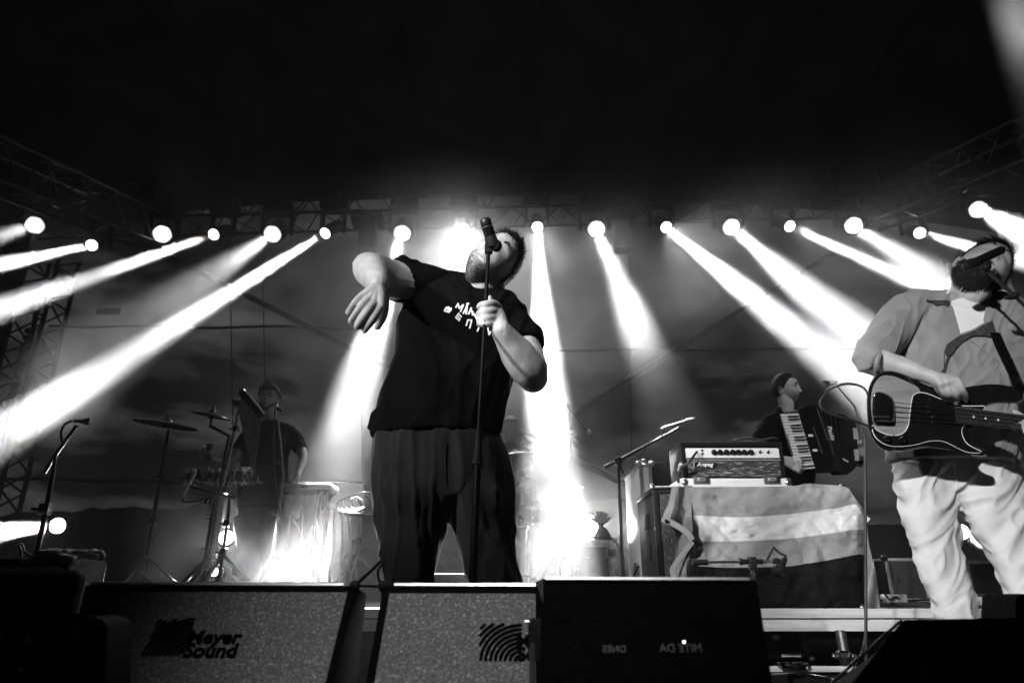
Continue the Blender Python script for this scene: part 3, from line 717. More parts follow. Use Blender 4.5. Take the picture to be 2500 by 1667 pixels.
part('barrel', MB().lathe([(.011, -.02), (.0135, 0), (.0165, .012), (.0165, Lm*.62)], a, d, 28), M['black_gloss'], mc)
g = MB().lathe([(.0165, Lm*.62), (.0175, Lm*.64), (.0175, Lm*.90), (.0155, Lm*.97), (.009, Lm*1.03), (.002, Lm*1.045)], a, d, 28); part('grille', g, M['black_metal'], mc)
part('band', MB().lathe([(.0176, Lm*.6), (.0176, Lm*.635)], a, d, 28), M['steel'], mc)
for r_ in (-1, 1): 
    sd = d.cross(TOW).normalized()*r_; part('body_edge', MB().rod(a+sd*.0166+d*.012, a+sd*.0166+d*Lm*.95, .0011, 6), M['chrome'], mc)
part('clip', MB().lathe([(.0145, 0), (.0195, .004), (.0195, .03), (.0165, .036)], a-d*.022, d, 20).ball(a-d*.012+cvec(.012, -.004, 0), (.017, .016, .02)).rod(pt, a-d*.01, .011, 12).box(pt+cvec(0, .0, 0), (.024, .022, .034), bev=.005), M['black_plastic'], mc)

# ---------------- bassist
bs = thing('person', 'bearded bassist in an open grey jacket, white T-shirt and white trousers', 'person', (at(2340, 1300, 2.18).x, 2.18, 0))
bO = at(2250, 1010, 1.95); bN = Vector((-.10, -1, -.16)).normalized()
def bp(x, y, h=0):
    d = (at(x, y, 1)-CAM); t = (bO+bN*h-CAM).dot(bN)/d.dot(bN); return CAM+d*t
def bD(x, y, h=0): return bp(x, y, h).y
hU = cvec(.72, .60, -.34); hF = cvec(-.10, .50, .84)
H2 = Head(at(2397, 661, 2.16), hU, hF, 1.0, .5, .1)
sk = MB(); H2.add(sk, 88, 72)
limb(sk, [(2352, 775, 2.22, 50), (2362, 735, 2.21, 45), (2376, 695, 2.19, 43)], 18); limb(sk, [(2362, 725, 2.19, 44), (2374, 700, 2.17, 42), (2382, 684, 2.16, 38)], 16)
torso(sk, [(2240, 2460, 900, 2.22, .09), (2240, 2480, 800, 2.22, .09), (2310, 2420, 745, 2.22, .06)])
limb(sk, [(2230, 770, 2.2, 35), (2170, 820, 2.15, 32), (2128, 872, 2.05, 30)], 16)
limb(sk, [(2126, 874, 2.05, 30), (2160, 884, 2.00, 28), (2205, 897, 1.96, 25.5), (2252, 913, 1.925, 20), (2282, 924, 1.91, 18.5)], 16)
def bb(x, y, h, r): return (x, y, bD(x, y, h), r)
for k_ in ((2296, 938, 10), (2310, 934, 12), (2324, 931, 12), (2337, 931, 11)):
    limb(sk, [(2278, 922, 1.91, 14), ((2278+k_[0])/2, 925, 1.90, 15), bb(k_[0], k_[1], .045, k_[2])], 10, 4)
for f_ in ([bb(2335, 929, .047, 10.5), bb(2348, 950, .05, 9), bb(2356, 966, .03, 8), bb(2359, 978, .012, 6.5)], [bb(2322, 936, .045, 9.5), bb(2333, 958, .045, 9), bb(2336, 975, .02, 8), bb(2335, 985, .01, 6)],
           [bb(2309, 938, .042, 9), bb(2317, 958, .045, 8.6), bb(2322, 972, .02, 7.5), bb(2322, 981, .01, 6)], [bb(2294, 940, .04, 8.5), bb(2303, 956, .042, 8.4), bb(2310, 970, .022, 7.4), bb(2309, 978, .01, 6)],
           [bb(2284, 935, .03, 9), bb(2291, 952, .02, 8), bb(2300, 963, .012, 7)]): limb(sk, f_, 10, 5)
# other arm, mostly beyond the frame, hand round the neck
limb(sk, [(2540, 790, 2.2, 36), (2580, 900, 2.12, 34), (2590, 960, 2.04, 30)], 14); limb(sk, [(2590, 960, 2.04, 30), (2560, 1000, 1.98, 24), (2520, 1045, 1.93, 20)], 14)
for i in range(4): limb(sk, [(2516+i*16, 1052, bD(2516, 1050, -.01), 9), (2510+i*16, 1062, bD(2516, 1060, .03), 8.5), (2504+i*16, 1046, bD(2510, 1040, .04), 8), (2500+i*16, 1030, bD(2505, 1030, .02), 7)], 8, 4)
limb(sk, [(2520, 1050, 1.94, 15), (2500, 1022, bD(2500, 1020, -.01), 9), (2478, 1006, bD(2480, 1006, -.005), 7)], 8, 4)
part('body', bake(sk, .0036, 2, lambda p: .0007*noise.noise(p*38)), M['skin'], bs)
mb = H2.shell(beardline, .004, 2, rough=.004, sc=60); H2.strands(mb, beardline, 2200, .012, -hU*.9, .0011, .01, 4); part('beard', mb, M['beard'], bs)
mb = H2.shell(hairline, .006, 3, rough=.004, sc=45); H2.strands(mb, hairline, 1300, .018, hU*.5, .0011, .009, 5)
H2.strands(mb, lambda x, y, z: min(z-.6, y-.1), 260, .042, hF*.1+cvec(-1.0, .0, 0), .0012, .009, 9); part('hair', mb, M['hair'], bs)
for q in (-1, 1): mb = MB(); mb.tube([H2.loc((q*(.40+u*.2), .9, .33+.04*math.cos(u*3)), .003) for u in [i/6 for i in range(-5, 5)]], .003, 6); part('eyebrow', mb, M['hair'], bs)
# white T-shirt as inner torso
tt = MB(); torso(tt, [(2200, 2480, 1105, 2.22, .12), (2205, 2500, 900, 2.22, .13), (2225, 2510, 820, 2.22, .125), (2290, 2440, 765, 2.215, .095), (2322, 2412, 742, 2.21, .07)])
part('tshirt', bake(tt, .008, 2, folds(.004, 8, seed=4)), M['white_cotton'], bs)
jk = MB()
torso(jk, [(2168, 2490, 1130, 2.22, .135), (2164, 2500, 1080, 2.22, .14), (2172, 2515, 1000, 2.22, .15), (2182, 2535, 900, 2.22, .155), (2192, 2550, 810, 2.23, .14), (2215, 2535, 760, 2.235, .12), (2265, 2470, 728, 2.24, .09)], 36)
limb(jk, [(2330, 760, 2.24, 40), (2270, 752, 2.22, 44), (2222, 760, 2.2, 48), (2190, 790, 2.17, 47), (2160, 828, 2.12, 44), (2133, 862, 2.06, 42), (2121, 876, 2.04, 36)], 20, round_end=True)
limb(jk, [(2118, 870, 2.05, 36), (2132, 882, 2.02, 35), (2148, 889, 2.0, 33)], 18, round_end=False)
limb(jk, [(2400, 770, 2.24, 40), (2470, 775, 2.22, 44), (2530, 800, 2.2, 48), (2565, 870, 2.14, 46), (2580, 930, 2.08, 42)], 20, round_end=False)
# cut the chest opening: push an open V out of the jacket solid by a boolean-free carve
jm = bake(jk, .0058, 3, folds(.009, 8, (.6, .8, 1.7), 23, rot=-50, mask=lambda p: .55+1.1*min(1, max(0, (1.12-p.x)*3))))
def carve(me, poly):
    def ins(x, y):
        c = False
        for i in range(len(poly)):
            x1, y1 = poly[i]; x2, y2 = poly[i-1]
            if (y1 > y) != (y2 > y) and x < (x2-x1)*(y-y1)/(y2-y1)+x1: c = not c
        return c
    bm = bmesh.new(); bm.from_mesh(me); kill = []
    for v in bm.verts:
        q = v.co-CAM; t = q.y*CP+q.z*SP; u = q.x/t*F+1250; w = 833.5-(-q.y*SP+q.z*CP)/t*F
        if q.y < 2.3 and ins(u, w): kill.append(v)
    bmesh.ops.delete(bm, geom=kill, context='VERTS')
    for _ in range(12):
        bd = [v for v in bm.verts if v.is_boundary]
        nw = {v: sum((e.other_vert(v).co for e in v.link_edges if e.is_boundary), Vector())/max(1, sum(e.is_boundary for e in v.link_edges)) for v in bd}
        for v in bd: v.co = v.co.lerp(nw[v], .5)
    bm.to_mesh(me); bm.free()
vop = [(2312, 715), (2322, 742), (2332, 775), (2338, 806), (2342, 824), (2362, 812), (2385, 802), (2408, 790), (2412, 765), (2406, 742), (2398, 700), (2350, 690)]
jbv = bvh_of(jm)
carve(jm, vop); jo = part('jacket', jm, M['jacket'], bs)
def lay(poly, off, m, nm, par, step=2.5, thick=.004):
    pm_ = patch(jbv, poly, off, step, thick=thick)
    if pm_.f: part(nm, pm_, m, par)
lay([(2316, 742), (2326, 748), (2334, 775), (2341, 800), (2344, 826), (2338, 842), (2326, 826), (2318, 790), (2306, 762), (2302, 744)], .009, M['jacket'], 'lapel', jo)
lay([(2262, 729), (2316, 730), (2322, 742), (2316, 752), (2300, 742), (2286, 746), (2276, 738), (2260, 736)], .010, M['jacket_in'], 'collar_underside', jo)
lay([(2318, 718), (2290, 722), (2264, 728), (2266, 733), (2318, 732)], .013, M['jacket'], 'collar', jo)
lay([(2408, 745), (2417, 756), (2424, 782), (2408, 790), (2400, 784), (2404, 765)], .010, M['jacket'], 'collar', jo)
lay([(2312, 838), (2340, 820), (2378, 806), (2412, 786), (2424, 784), (2438, 826), (2424, 824), (2404, 818), (2375, 820), (2352, 832), (2334, 850), (2328, 862), (2318, 870), (2306, 862)], .011, M['jacket_in'], 'lapel_underside', jo)
lay([(2304, 862), (2312, 840), (2340, 821), (2378, 807), (2410, 787), (2421, 785), (2420, 782), (2408, 784), (2376, 803), (2338, 817), (2310, 836), (2300, 864), (2297, 905), (2304, 905)], .014, M['jacket'], 'front_edge', jo)
def crease(bv_, pts, w, m, nm, par, off=.003):
    q = [hit(bv_, x, y, off) for x, y in [tuple(p) for p in cr(pts, 5)]]; q = [p for p in q if p]
    if len(q) > 2: part(nm, MB().tube(q, w, 6), m, par)
crease(jbv, [(2204, 722), (2212, 760), (2202, 810), (2186, 858)], .0012, M['jacket'], 'shoulder_seam', jo)
crease(jbv, [(2316, 870), (2308, 895), (2305, 912)], .004, M['jacket_in'], 'zip', jo)
crease(jbv, [(2362, 824), (2395, 850), (2430, 878), (2440, 880), (2428, 905)], .0014, M['jacket'], 'pocket_seam', jo)
# cuff roll
cu = MB(); cc = [at(x, y, D) for x, y, D in ((2147, 869, 1.955), (2140, 888, 1.94), (2141, 908, 1.965), (2147, 916, 2.01), (2154, 906, 2.05), (2158, 885, 2.06), (2154, 870, 2.01))]
q = crc([tuple(p) for p in cc], 5); cu.tube([Vector(p) for p in q], .007, 8, close=True); part('cuff', cu, M['jacket'], jo)
# trousers
tr = MB()
torso(tr, [(2180, 2480, 1100, 2.22, .10), (2180, 2486, 1150, 2.22, .105), (2192, 2500, 1190, 2.22, .095), (2230, 2470, 1215, 2.22, .05)], 32)
fx = at(2330, 1506, 2.1); 
leg(tr, [(2180, 2342, 1135, 2.22, .10), (2186, 2342, 1190, 2.215, .12), (2199, 2340, 1245, 2.21, .11), (2212, 2341, 1295, 2.19, .1), (2230, 2346, 1350, 2.17, .09), (2252, 2364, 1410, 2.14, .085), (2272, 2380, 1460, 2.12, .08), (2289, 2389, 1506, 2.1, .075)], (fx.x+.10, 2.05, .08))
leg(tr, [(2330, 2490, 1135, 2.22, .10), (2342, 2508, 1190, 2.215, .12), (2345, 2525, 1245, 2.2, .11), (2376, 2540, 1295, 2.18, .1), (2408, 2550, 1350, 2.16, .09), (2442, 2562, 1410, 2.14, .085), (2462, 2580, 1455, 2.12, .08), (2482, 2600, 1500, 2.1, .075)], (fx.x+.52, 2.05, .08))
trm = bake(tr, .006, 4, folds(.0085, 8, (.45, .8, 1.9), 31, rot=-38)); to = part('trousers', trm, M['white_denim'], bs); tb_ = bvh_of(trm)
crease(tb_, [(2325, 1122), (2334, 1150), (2338, 1190), (2340, 1222)], .002, M['white_denim'], 'fly_seam', to, .002)
pass
pass
pass
for x in (fx.x+.10, fx.x+.52):
    mb = MB(); mb.box((x, 1.98, .015), (.1, .29, .03), bev=.012); mb.tube([(x, 2.1, .07), (x, 2.0, .075), (x, 1.9, .05), (x, 1.85, .035)], [.045, .046, .042, .03], 12, ell=(.8, 1)); part('shoe', bake(mb, .006, 2), M['rubber'], bs)
# ---------------- bass guitar
M['sunburst'] = mat('sunburst_wood', .30, .22, noise_s=9, noise_a=.35, coat=.7, stretch=(.5, 1, 6), detail=8)
M['worn_black'] = mat('worn_black_lacquer', .5, .14, noise_s=62, coat=.6, lo=.735, hi=.76, col2=.007, detail=2)
bg_ = thing('bass_guitar', 'sunburst electric bass with black pickguard slung across the bassist', 'bass guitar', bp(2250, 1010))
ol = [(2117, 1000), (2117, 965), (2124, 937), (2138, 917), (2158, 906), (2185, 906), (2220, 918), (2255, 936), (2290, 948), (2325, 950), (2360, 944), (2400, 938), (2440, 938), (2475, 945), (2495, 958), (2500, 972), (2492, 982), (2470, 985), (2440, 984), (2412, 990), (2398, 1000), (2392, 1012), (2388, 1028), (2375, 1044), (2366, 1062), (2374, 1082), (2392, 1092), (2406, 1098), (2410, 1108), (2400, 1114), (2375, 1113), (2340, 1104), (2300, 1096), (2262, 1093), (2225, 1099), (2185, 1103), (2150, 1094), (2128, 1068), (2119, 1035)]
oc = [tuple(p) for p in crc(ol, 4)]
def rounded(outline, h0, h1, inset, m, name, parent):
    cx = sum(p[0] for p in outline)/len(outline); n = len(outline); rings = []
    P = [np.array(p, float) for p in outline]
    area = sum(P[i-1][0]*P[i][1]-P[i][0]*P[i-1][1] for i in range(n))
    nm = []
    for i in range(n):
        t = P[(i+1) % n]-P[i-1]; t /= np.linalg.norm(t); nm.append(np.array((-t[1], t[0]))*(1 if area > 0 else -1))
    for ins, h in ((inset, h0), (0, h0+(h1-h0)*.25), (0, h0+(h1-h0)*.7), (inset*.35, h0+(h1-h0)*.92), (inset, h1)):
        rings.append([bp(*(P[i]+nm[i]*ins), h) for i in range(n)])
    mb = MB(); mb.loft(rings); return part(name, mb, m, parent)
body = rounded(oc, -.042, 0, 4.5, M['worn_black'], 'body', bg_)
def flat(poly, h, th, m, name, parent, k=4):
    q = [tuple(p) for p in (crc(poly, k) if k else poly)]
    return part(name, MB().prism([bp(x, y, h) for x, y in q], -bN*th), m, parent)
flat([(2127, 1000), (2128, 960), (2136, 935), (2152, 918), (2180, 918), (2215, 932), (2245, 950), (2252, 990), (2245, 1040), (2215, 1066), (2170, 1070), (2138, 1048)], .0012, .001, M['sunburst'], 'wood_top', body)
pg = [(2226, 975), (2232, 962), (2247, 957), (2268, 961), (2290, 970), (2320, 982), (2350, 989), (2385, 990), (2402, 990), (2405, 996), (2398, 1003), (2380, 1022), (2352, 1042), (2350, 1060), (2360, 1080), (2378, 1092), (2396, 1101), (2388, 1106), (2362, 1104), (2338, 1094), (2310, 1080), (2290, 1076), (2265, 1078), (2235, 1086), (2200, 1090), (2170, 1088), (2146, 1076), (2132, 1058), (2130, 1037), (2142, 1049), (2162, 1058), (2186, 1062), (2206, 1055), (2217, 1038), (2221, 1010)]
flat(pg, .0035, .0022, M['white_print'], 'pickguard_edge', body)
cx_ = 2270; pg2 = []
P = [np.array(p, float) for p in pg]; n = len(P); ar = sum(P[i-1][0]*P[i][1]-P[i][0]*P[i-1][1] for i in range(n))
for i in range(n):
    t = P[(i+1) % n]-P[i-1]; t /= np.linalg.norm(t); pg2.append(tuple(P[i]+np.array((-t[1], t[0]))*(1.6 if ar > 0 else -1.6)))
pk = flat(pg2, .0048, .0012, M['black_gloss'], 'pickguard', body)
for x, y in ((2244, 962), (2270, 976), (2245, 996), (2226, 1001), (2242, 1019), (2241, 1035), (2220, 1044), (2182, 1063), (2150, 1075), (2266, 1073), (2340, 990), (2401, 994), (2345, 1094), (2389, 1102), (2186, 1094), (2300, 1081)):
    part('screw', MB().lathe([(.0026, 0), (.0022, .0015), (.0008, .002)], bp(x, y, .0048), bN, 8), M['chrome'], pk)
for x, y in ((2164, 1070), (2202, 1072)):
    part('knob', MB().lathe([(.0085, 0), (.0085, .012), (.0075, .014)], bp(x, y, .005), bN, 20), M['chrome'], pk); part('knob_cap', MB().lathe([(.0058, .0), (.0056, .001)], bp(x, y, .0192), bN, 16), M['black_gloss'], pk)
# bridge cover
rg = []
for ins, h in ((0, .001), (0, .018), (2, .026), (6, .030)):
    pl = [(2134+ins, 962+ins), (2150, 956+ins), (2176-ins, 968+ins), (2183-ins, 985), (2184-ins, 1020-ins), (2180-ins, 1030-ins), (2150, 1029-ins), (2132+ins, 1026-ins), (2130+ins, 990)]
    rg.append([bp(*p, h) for p in [tuple(z) for z in crc(pl, 3)]])
part('bridge_cover', MB().loft(rg), M['black_gloss'], body); part('bridge_plate', MB().box(bp(2152, 1017, .031), (.045, .003, .006)), M['steel'], body)
# neck
def nb(t, s, h): # t along neck from x=2340, s across -1..1
    x = 2340+t; cy = 1013+t*.118; hw = 20.5-t*.006; return bp(x+s*2, cy+s*hw, h)
nkm = MB(); R_ = []
for t in (0, 60, 130, 300, 600): R_.append([nb(t, s, h) for s, h in ((-1, .012), (1, .012), (1, -.003), (.6, -.012), (-.6, -.012), (-1, -.003))])
nkm.loft(R_); nk_ = part('neck', nkm, M['wood_edge'], bg_); part('fingerboard', MB().loft([[nb(t, s*.99, h) for s, h in ((-1, .0165), (1, .0165), (1, .0115), (-1, .0115))] for t in (-8, 60, 160, 600)]), M['wood_panel'], nk_)
ft = 15
while ft < 560: part('fret', MB().tube([nb(ft, -.97, .0175), nb(ft, .97, .0175)], .0009, 5), M['chrome'], nk_); ft += 13+ft*.055
for t in (37, 66, 97, 150, 200): part('inlay', MB().lathe([(.003, 0), (.003, .0006)], nb(t, .0, .0166), bN, 12), M['keys'], nk_)
hd = [(2930, 1062), (2960, 1050), (3090, 1052), (3110, 1075), (3080, 1120), (2960, 1112), (2932, 1100)]
flat(hd, .014, .016, M['wood_edge'], 'headstock', bg_)
for i, s in enumerate((-.72, -.26, .22, .7)):
    a = bp(2176, 981+i*12.6, .022); m_ = nb(0, s, .024); b = nb(595, s, .020); part('string', MB().tube([a, m_, b], .0009+.0002*(3-i)*.5, 5), M['chrome'], bg_)
    part('pickup_pole', MB().lathe([(.003, 0), (.003, .003)], bp(2266+(0 if i < 2 else 10), 992+i*13, .0065), bN, 8), M['steel'], pk)
# strap and cable
sp_ = thing('guitar_strap', 'dark strap running from the bass horn up over the shoulder', 'strap', bp(2495, 960))
mb = MB(); q = [hit(jbv, x, y, .012) for x, y in [tuple(p) for p in cr([(2428, 812), (2440, 842), (2458, 880), (2476, 918)], 4)]]; q = [p for p in q if p]+[bp(2488, 940, 0), bp(2496, 960, -.01)]
mb.tube(q, .016, 8, ell=(1, .15), ref=(1, 0, 0)); part('webbing', mb, M['black_cotton'], sp_); part('edge_piping', MB().tube([p+Vector((.017, -.002, 0)) for p in q], .0012, 5), M['chrome'], sp_)
part('strap_button', MB().lathe([(.006, 0), (.004, .006), (.007, .01)], bp(2495, 960, -.01), (1, 0, .3), 12), M['chrome'], sp_)
mb = MB(); pxtube(mb, [(2119, 1002, 1.97), (2119, 965, 1.96), (2104, 944, 1.95), (2067, 937, 1.95), (2027, 950, 1.95), (2003, 979, 1.95), (2009, 1000, 1.95), (2032, 1012, 1.95), (2072, 1023, 1.95), (2118, 1039, 1.96), (2136, 1047, 1.97)], .0032, 8)
solo('instrument_cable', mb, M['rubber'], 'black instrument cable looping out beside the bass body', 'cable')
# bassist's microphone
ms2 = thing('microphone_stand', 'boom stand slanting in from the right edge to the bassist microphone', 'microphone stand', (at(2700, 1200, 1.9).x, 1.9, 0))
e0 = at(2410, 660, 1.955); e1 = at(2500, 744, 1.95); e2 = at(2660, 895, 1.95)
part('boom', MB().tube([e0, e1, e2], .0058, 10), M['black_metal'], ms2); part('joint', MB().ball(at(2476, 722, 1.95), (.014, .014, .012)).box(at(2466, 726, 1.95), (.03, .015, .012), bev=.004), M['black_plastic'], ms2)
fl_ = Vector((e2.x, e2.y, 0)); part('pole', MB().tube([e2+Vector((0, 0, .03)), fl_], .010, 12), M['black_metal'], ms2); part('base', MB().lathe([(.13, 0), (.13, .015), (.02, .03)], fl_, n=32), M['black_metal'], ms2)
mc2 = thing('microphone', 'black microphone across the face of the bassist', 'microphone', at(2400, 632, 1.95))
a = at(2446, 610, 1.965); b = at(2357, 652, 1.93); d = (b-a).normalized(); Lm = (b-a).length
part('barrel', MB().lathe([(.010, -.004), (.0135, .004), (.0145, Lm*.7)], a, d, 24), M['black_gloss'], mc2)
part('grille', MB().lathe([(.0145, Lm*.7), (.0160, Lm*.74), (.0160, Lm*.92), (.0125, Lm*1.0), (.003, Lm*1.03)], a, d, 24), M['black_metal'], mc2)
part('clip', MB().ball(at(2407, 652, 1.945), (.016, .014, .014)).box(at(2405, 645, 1.945), (.03, .02, .02), bev=.005), M['black_plastic'], mc2)
# ------------------------------------------------------------------ boxes and cases
def wb(xl, xr, yt, yb, D, dep, mb=None, bev=.006):
    xm, ym = (xl+xr)/2, (yt+yb)/2
    x0, x1 = at(xl, ym, D).x, at(xr, ym, D).x; z1, z0 = at(xm, yt, D).z, (at(xm, yb, D).z if yb else RZ)
    if yb is None: z0 = RZ+.001
    c = ((x0+x1)/2, D+dep/2, (z0+z1)/2); d = (x1-x0, dep, z1-z0)
    (mb or MB()).box(c, d, bev=bev)
    return x0, x1, z0, z1
def case(name, label, cat, xl, xr, yt, yb, D, dep, m='wood_panel', edge='alu', ew=.022, latch=(), group=None):
    ym = (yt+(yb or 1430))/2; x0, x1 = at(xl, ym, D).x, at(xr, ym, D).x; z1 = at((xl+xr)/2, yt, D).z; z0 = RZ+.002 if yb is None else at((xl+xr)/2, yb, D).z
    o = thing(name, label, cat, ((x0+x1)/2, D, z0), group)
    part('shell', MB().box(((x0+x1)/2, D+dep/2, (z0+z1)/2), (x1-x0, dep, z1-z0), bev=.004), M[m], o)
    mb = MB(); q = ew
    for z in (z0+q/2, z1-q/2):
        for y in (D, D+dep): mb.box(((x0+x1)/2, y, z), (x1-x0+.008, q*.8 if 0 else .012, q), bev=.002)
        for x in (x0, x1): mb.box((x, D+dep/2, z), (.012, dep+.004, q-.002), bev=.002)
    for x in (x0+q/2, x1-q/2):
        for y in (D-.001, D+dep+.001): mb.box((x, y, (z0+z1)/2), (q, .012, z1-z0-.004), bev=.002)
    part('edging', mb, M[edge], o)
    cm = MB()
    for x in (x0, x1):
        for z in (z0, z1): cm.ball((x, D, z), .021)
    part('corner', cm, M['steel'], o) if 0 else [part('corner', MB().ball((x, D, z), .02), M['steel'], o) for x in (x0, x1) for z in (z0, z1)]
    for lx_, ly_ in latch:
        c = at(lx_, ly_, D-.004); part('latch', MB().box(c, (.10, .012, .085), bev=.004), M['steel'], o); part('latch_plate', MB().box(c+Vector((0, -.009, 0)), (.055, .01, .05), bev=.004), M['black_metal'], o)
    return o, x0, x1, z0, z1
# big bass cabinet under the flag
o, cx0, cx1, cz0, cz1 = case('speaker_cabinet', 'wide bass cabinet with sparkling grille, half covered by the striped flag', 'speaker cabinet', 1600, 2076, 1190, None, 3.78, .46, m='tolex', edge='black_metal', ew=.03)
part('grille', MB().box(((cx0+cx1)/2, 3.772, (cz0+cz1)/2), (cx1-cx0-.07, .012, cz1-cz0-.07)), M['grille_v'], o)
part('top_rail', MB().tube([at(1600, 1189, 3.76), at(1690, 1187, 3.76)], .006, 8), M['alu'], o)
for y in (1270, 1345): part('side_handle', MB().box((cx0-.006, 3.98, at(1600, y, 3.9).z), (.014, .14, .08), bev=.006), M['black_plastic'], o)
o, *_ = case('flight_case', 'tall pale flight case beside the bass cabinet, brightly lit from the left', 'flight case', 1568, 1600, 1132, None, 4.35, .55, m='amp_panel', edge='alu')
part('handle', MB().box((at(1568, 1300, 4.35).x-.008, 4.6, at(1568, 1390, 4.5).z), (.012, .12, .09), bev=.004), M['steel'], o)
case('flight_case', 'black case standing behind the amplifier at its left', 'flight case', 1582, 1672, 1126, None, 4.95, .5, m='tolex', edge='black_metal', ew=.012)
o, a0, a1, z0, z1 = case('flight_case', 'black flight case with pale edges under the small figurine', 'flight case', 1398, 1502, 1318, None, 5.3, .5, edge='alu', ew=.05, latch=((1494, 1348),))
for x, y in ((1434, 1362), (1447, 1395)): part('rivet', MB().ball(at(x, y, 5.29), .012), M['alu'], o)
# things on that case
o = thing('figurine', 'small dark figurine with spread crown on the flight case', 'figurine', (at(1471, 1318, 5.4).x, 5.4, z1))
c = Vector((at(1471, 1318, 5.4).x, 5.4, z1)); hh = (1318-1255)*mpp(1471, 1280, 5.4)
part('body', MB().tube([c, c+Vector((0, 0, hh*.2)), c+Vector((0, 0, hh*.42)), c+Vector((-.01, 0, hh*.55)), c+Vector((-.01, 0, hh*.66))], [.07, .065, .04, .018, .026], 12), M['black_plastic'], o)
for i in range(6):
    a = math.radians(-62+i*25); b = c+Vector((-.01, 0, hh*.64)); e = b+Vector((math.sin(a)*.085, -.01, math.cos(a)*.085+.01)); part('finger', MB().tube([b, b.lerp(e, .6), e], [.014, .015, .008], 8), M['keys'], o)
mb = MB(); pxtube(mb, [(1400, 1316, 5.35), (1425, 1308, 5.35), (1450, 1311, 5.35), (1470, 1314, 5.35), (1500, 1322, 5.35), (1512, 1335, 5.3), (1520, 1380, 5.2), (1532, 1425, 5.1)], .008); solo('cable', mb, M['rubber'], 'black cable trailing off the end of the low flight case', 'cable')
# amplifier in its tray
tz = cz1; TD = 3.80
tx0, tx1 = at(1660, 1176, TD).x, at(1930, 1176, TD).x; th = (1187-1165)*mpp(1800, 1176, TD)*1.03
o = thing('case_tray', 'scuffed white flight-case base with two latches under the amplifier', 'flight case', ((tx0+tx1)/2, TD, tz))
part('tray', MB().box(((tx0+tx1)/2, TD+.2, tz+th/2+.001), (tx1-tx0, .42, th), bev=.004), mat('scuffed_white', .72, .45, noise_s=9, noise_a=.55, lo=.3, hi=.42, stretch=(.6, 1, 14)), o)
for x in (1712, 1884):
    c = at(x, 1172, TD-.016); l = part('latch', MB().box(c, (.088, .012, .036), bev=.004), M['steel'], o); part('hasp', MB().box(c+Vector((0, -.009, .004)), (.045, .008, .020), bev=.003), M['alu'], l); part('slot', MB().box(c+Vector((0, -.014, .004)), (.02, .003, .004)), M['black_metal'], l)
for x in (1672, 1925): part('corner', MB().ball(at(x, 1177, TD-.006), (.021, .012, .021)), M['steel'], o)
AD = 3.84; az0 = tz+th+.002; ax0, ax1 = at(1672, 1120, AD).x, at(1910, 1120, AD).x; az1 = at(1790, 1078, AD).z
o = thing('bass_amplifier', 'valve bass amplifier head with silver knob panel on top of the cabinet', 'amplifier', ((ax0+ax1)/2, AD, az0))
W_ = ax1-ax0; cxm = (ax0+ax1)/2
mb = MB(); bv_ = .02
mb.box((cxm, AD+.16, az1-.012), (W_+.03, .30, .024), bev=.006); mb.box((cxm, AD+.16, az0+.008), (W_+.03, .30, .016), bev=.004)
for x in (ax0-.003, ax1+.003): mb.box((x, AD+.16, (az0+az1)/2), (.022, .30, az1-az0-.04), bev=.004)
mb.box((cxm, AD+.29, (az0+az1)/2), (W_, .03, az1-az0-.03)); part('cabinet', mb, M['tolex'], o)
zp0, zp1 = at(1790, 1117, AD).z, at(1790, 1093, AD).z
pn = part('control_panel', MB().box((cxm, AD+.02, (zp0+zp1)/2), (W_-.022, .03, zp1-zp0), bev=.002), M['amp_panel'], o)
for x in (1743, 1758, 1773.5, 1789, 1802.5, 1817, 1832): part('knob', MB().lathe([(.0165, 0), (.016, .006), (.0105, .008), (.010, .022), (.004, .023)], at(x, 1104, AD+.004), (0, -1, .05), 16), M['black_gloss'], pn)
for x in (1855, 1875): part('switch', MB().lathe([(.008, 0), (.005, .005), (.003, .02)], at(x, 1104, AD+.004), (0, -1, .4), 10), M['black_metal'], pn)
for x, y in ((1701, 1103), (1714, 1099), (1715, 1107)): part('socket', MB().lathe([(.007, 0), (.006, .005), (.003, .006)], at(x, y, AD+.004), (0, -1, 0), 12), M['black_metal'], pn)
part('trim', MB().box((cxm, AD+.012, zp0-.012), (W_-.02, .02, .008)), M['alu'], o)
gz1 = zp0-.020; part('grille', MB().box((cxm, AD+.018, (gz1+az0+.018)/2), (W_-.03, .02, gz1-az0-.018)), M['grille'], o)
lp = part('logo_plate', MB().box(at(1722, 1134.5, AD+.004), (.132, .006, .034), bev=.001), M['alu'], o); part('plate_face', MB().box(at(1722, 1134.5, AD), (.126, .005, .028)), M['black_gloss'], lp)
part('lettering', place(textmesh('Ampeg', .031, .0006, .0009, .35), basis((1, 0, 0), (0, 0, 1), at(1722, 1133.5, AD-.008))), M['keys'], lp)
mb = MB(); pxtube(mb, [(1701, 1103, AD-.02), (1694, 1112, AD-.06), (1680, 1130, AD-.08), (1665, 1140, AD-.06), (1660, 1150, AD-.05), (1655, 1178, AD-.04)], .007); solo('speaker_cable', mb, M['rubber'], 'thick cable plugged into the silver panel of the amplifier', 'cable')
mb = MB(); pxtube(mb, [(1790, 1077, AD+.1), (1803, 1073, AD+.1), (1830, 1070, AD+.1), (1860, 1074, AD+.1), (1885, 1069, AD+.1), (1898, 1072, AD+.1)], .006); pxtube(mb, [(1800, 1078, AD+.06), (1830, 1078, AD+.06), (1855, 1077, AD+.05), (1870, 1079, AD+.06)], .006); solo('power_cable', mb, M['rubber'], 'loose black cable lying on top of the amplifier', 'cable')
for i, (x, y) in enumerate(((1661, 1139), (1658, 1147), (1664, 1133))): part('plug', MB().ball(at(x, y, AD-.05), .011), M['chrome'], bpy.data.objects['bass_amplifier'])
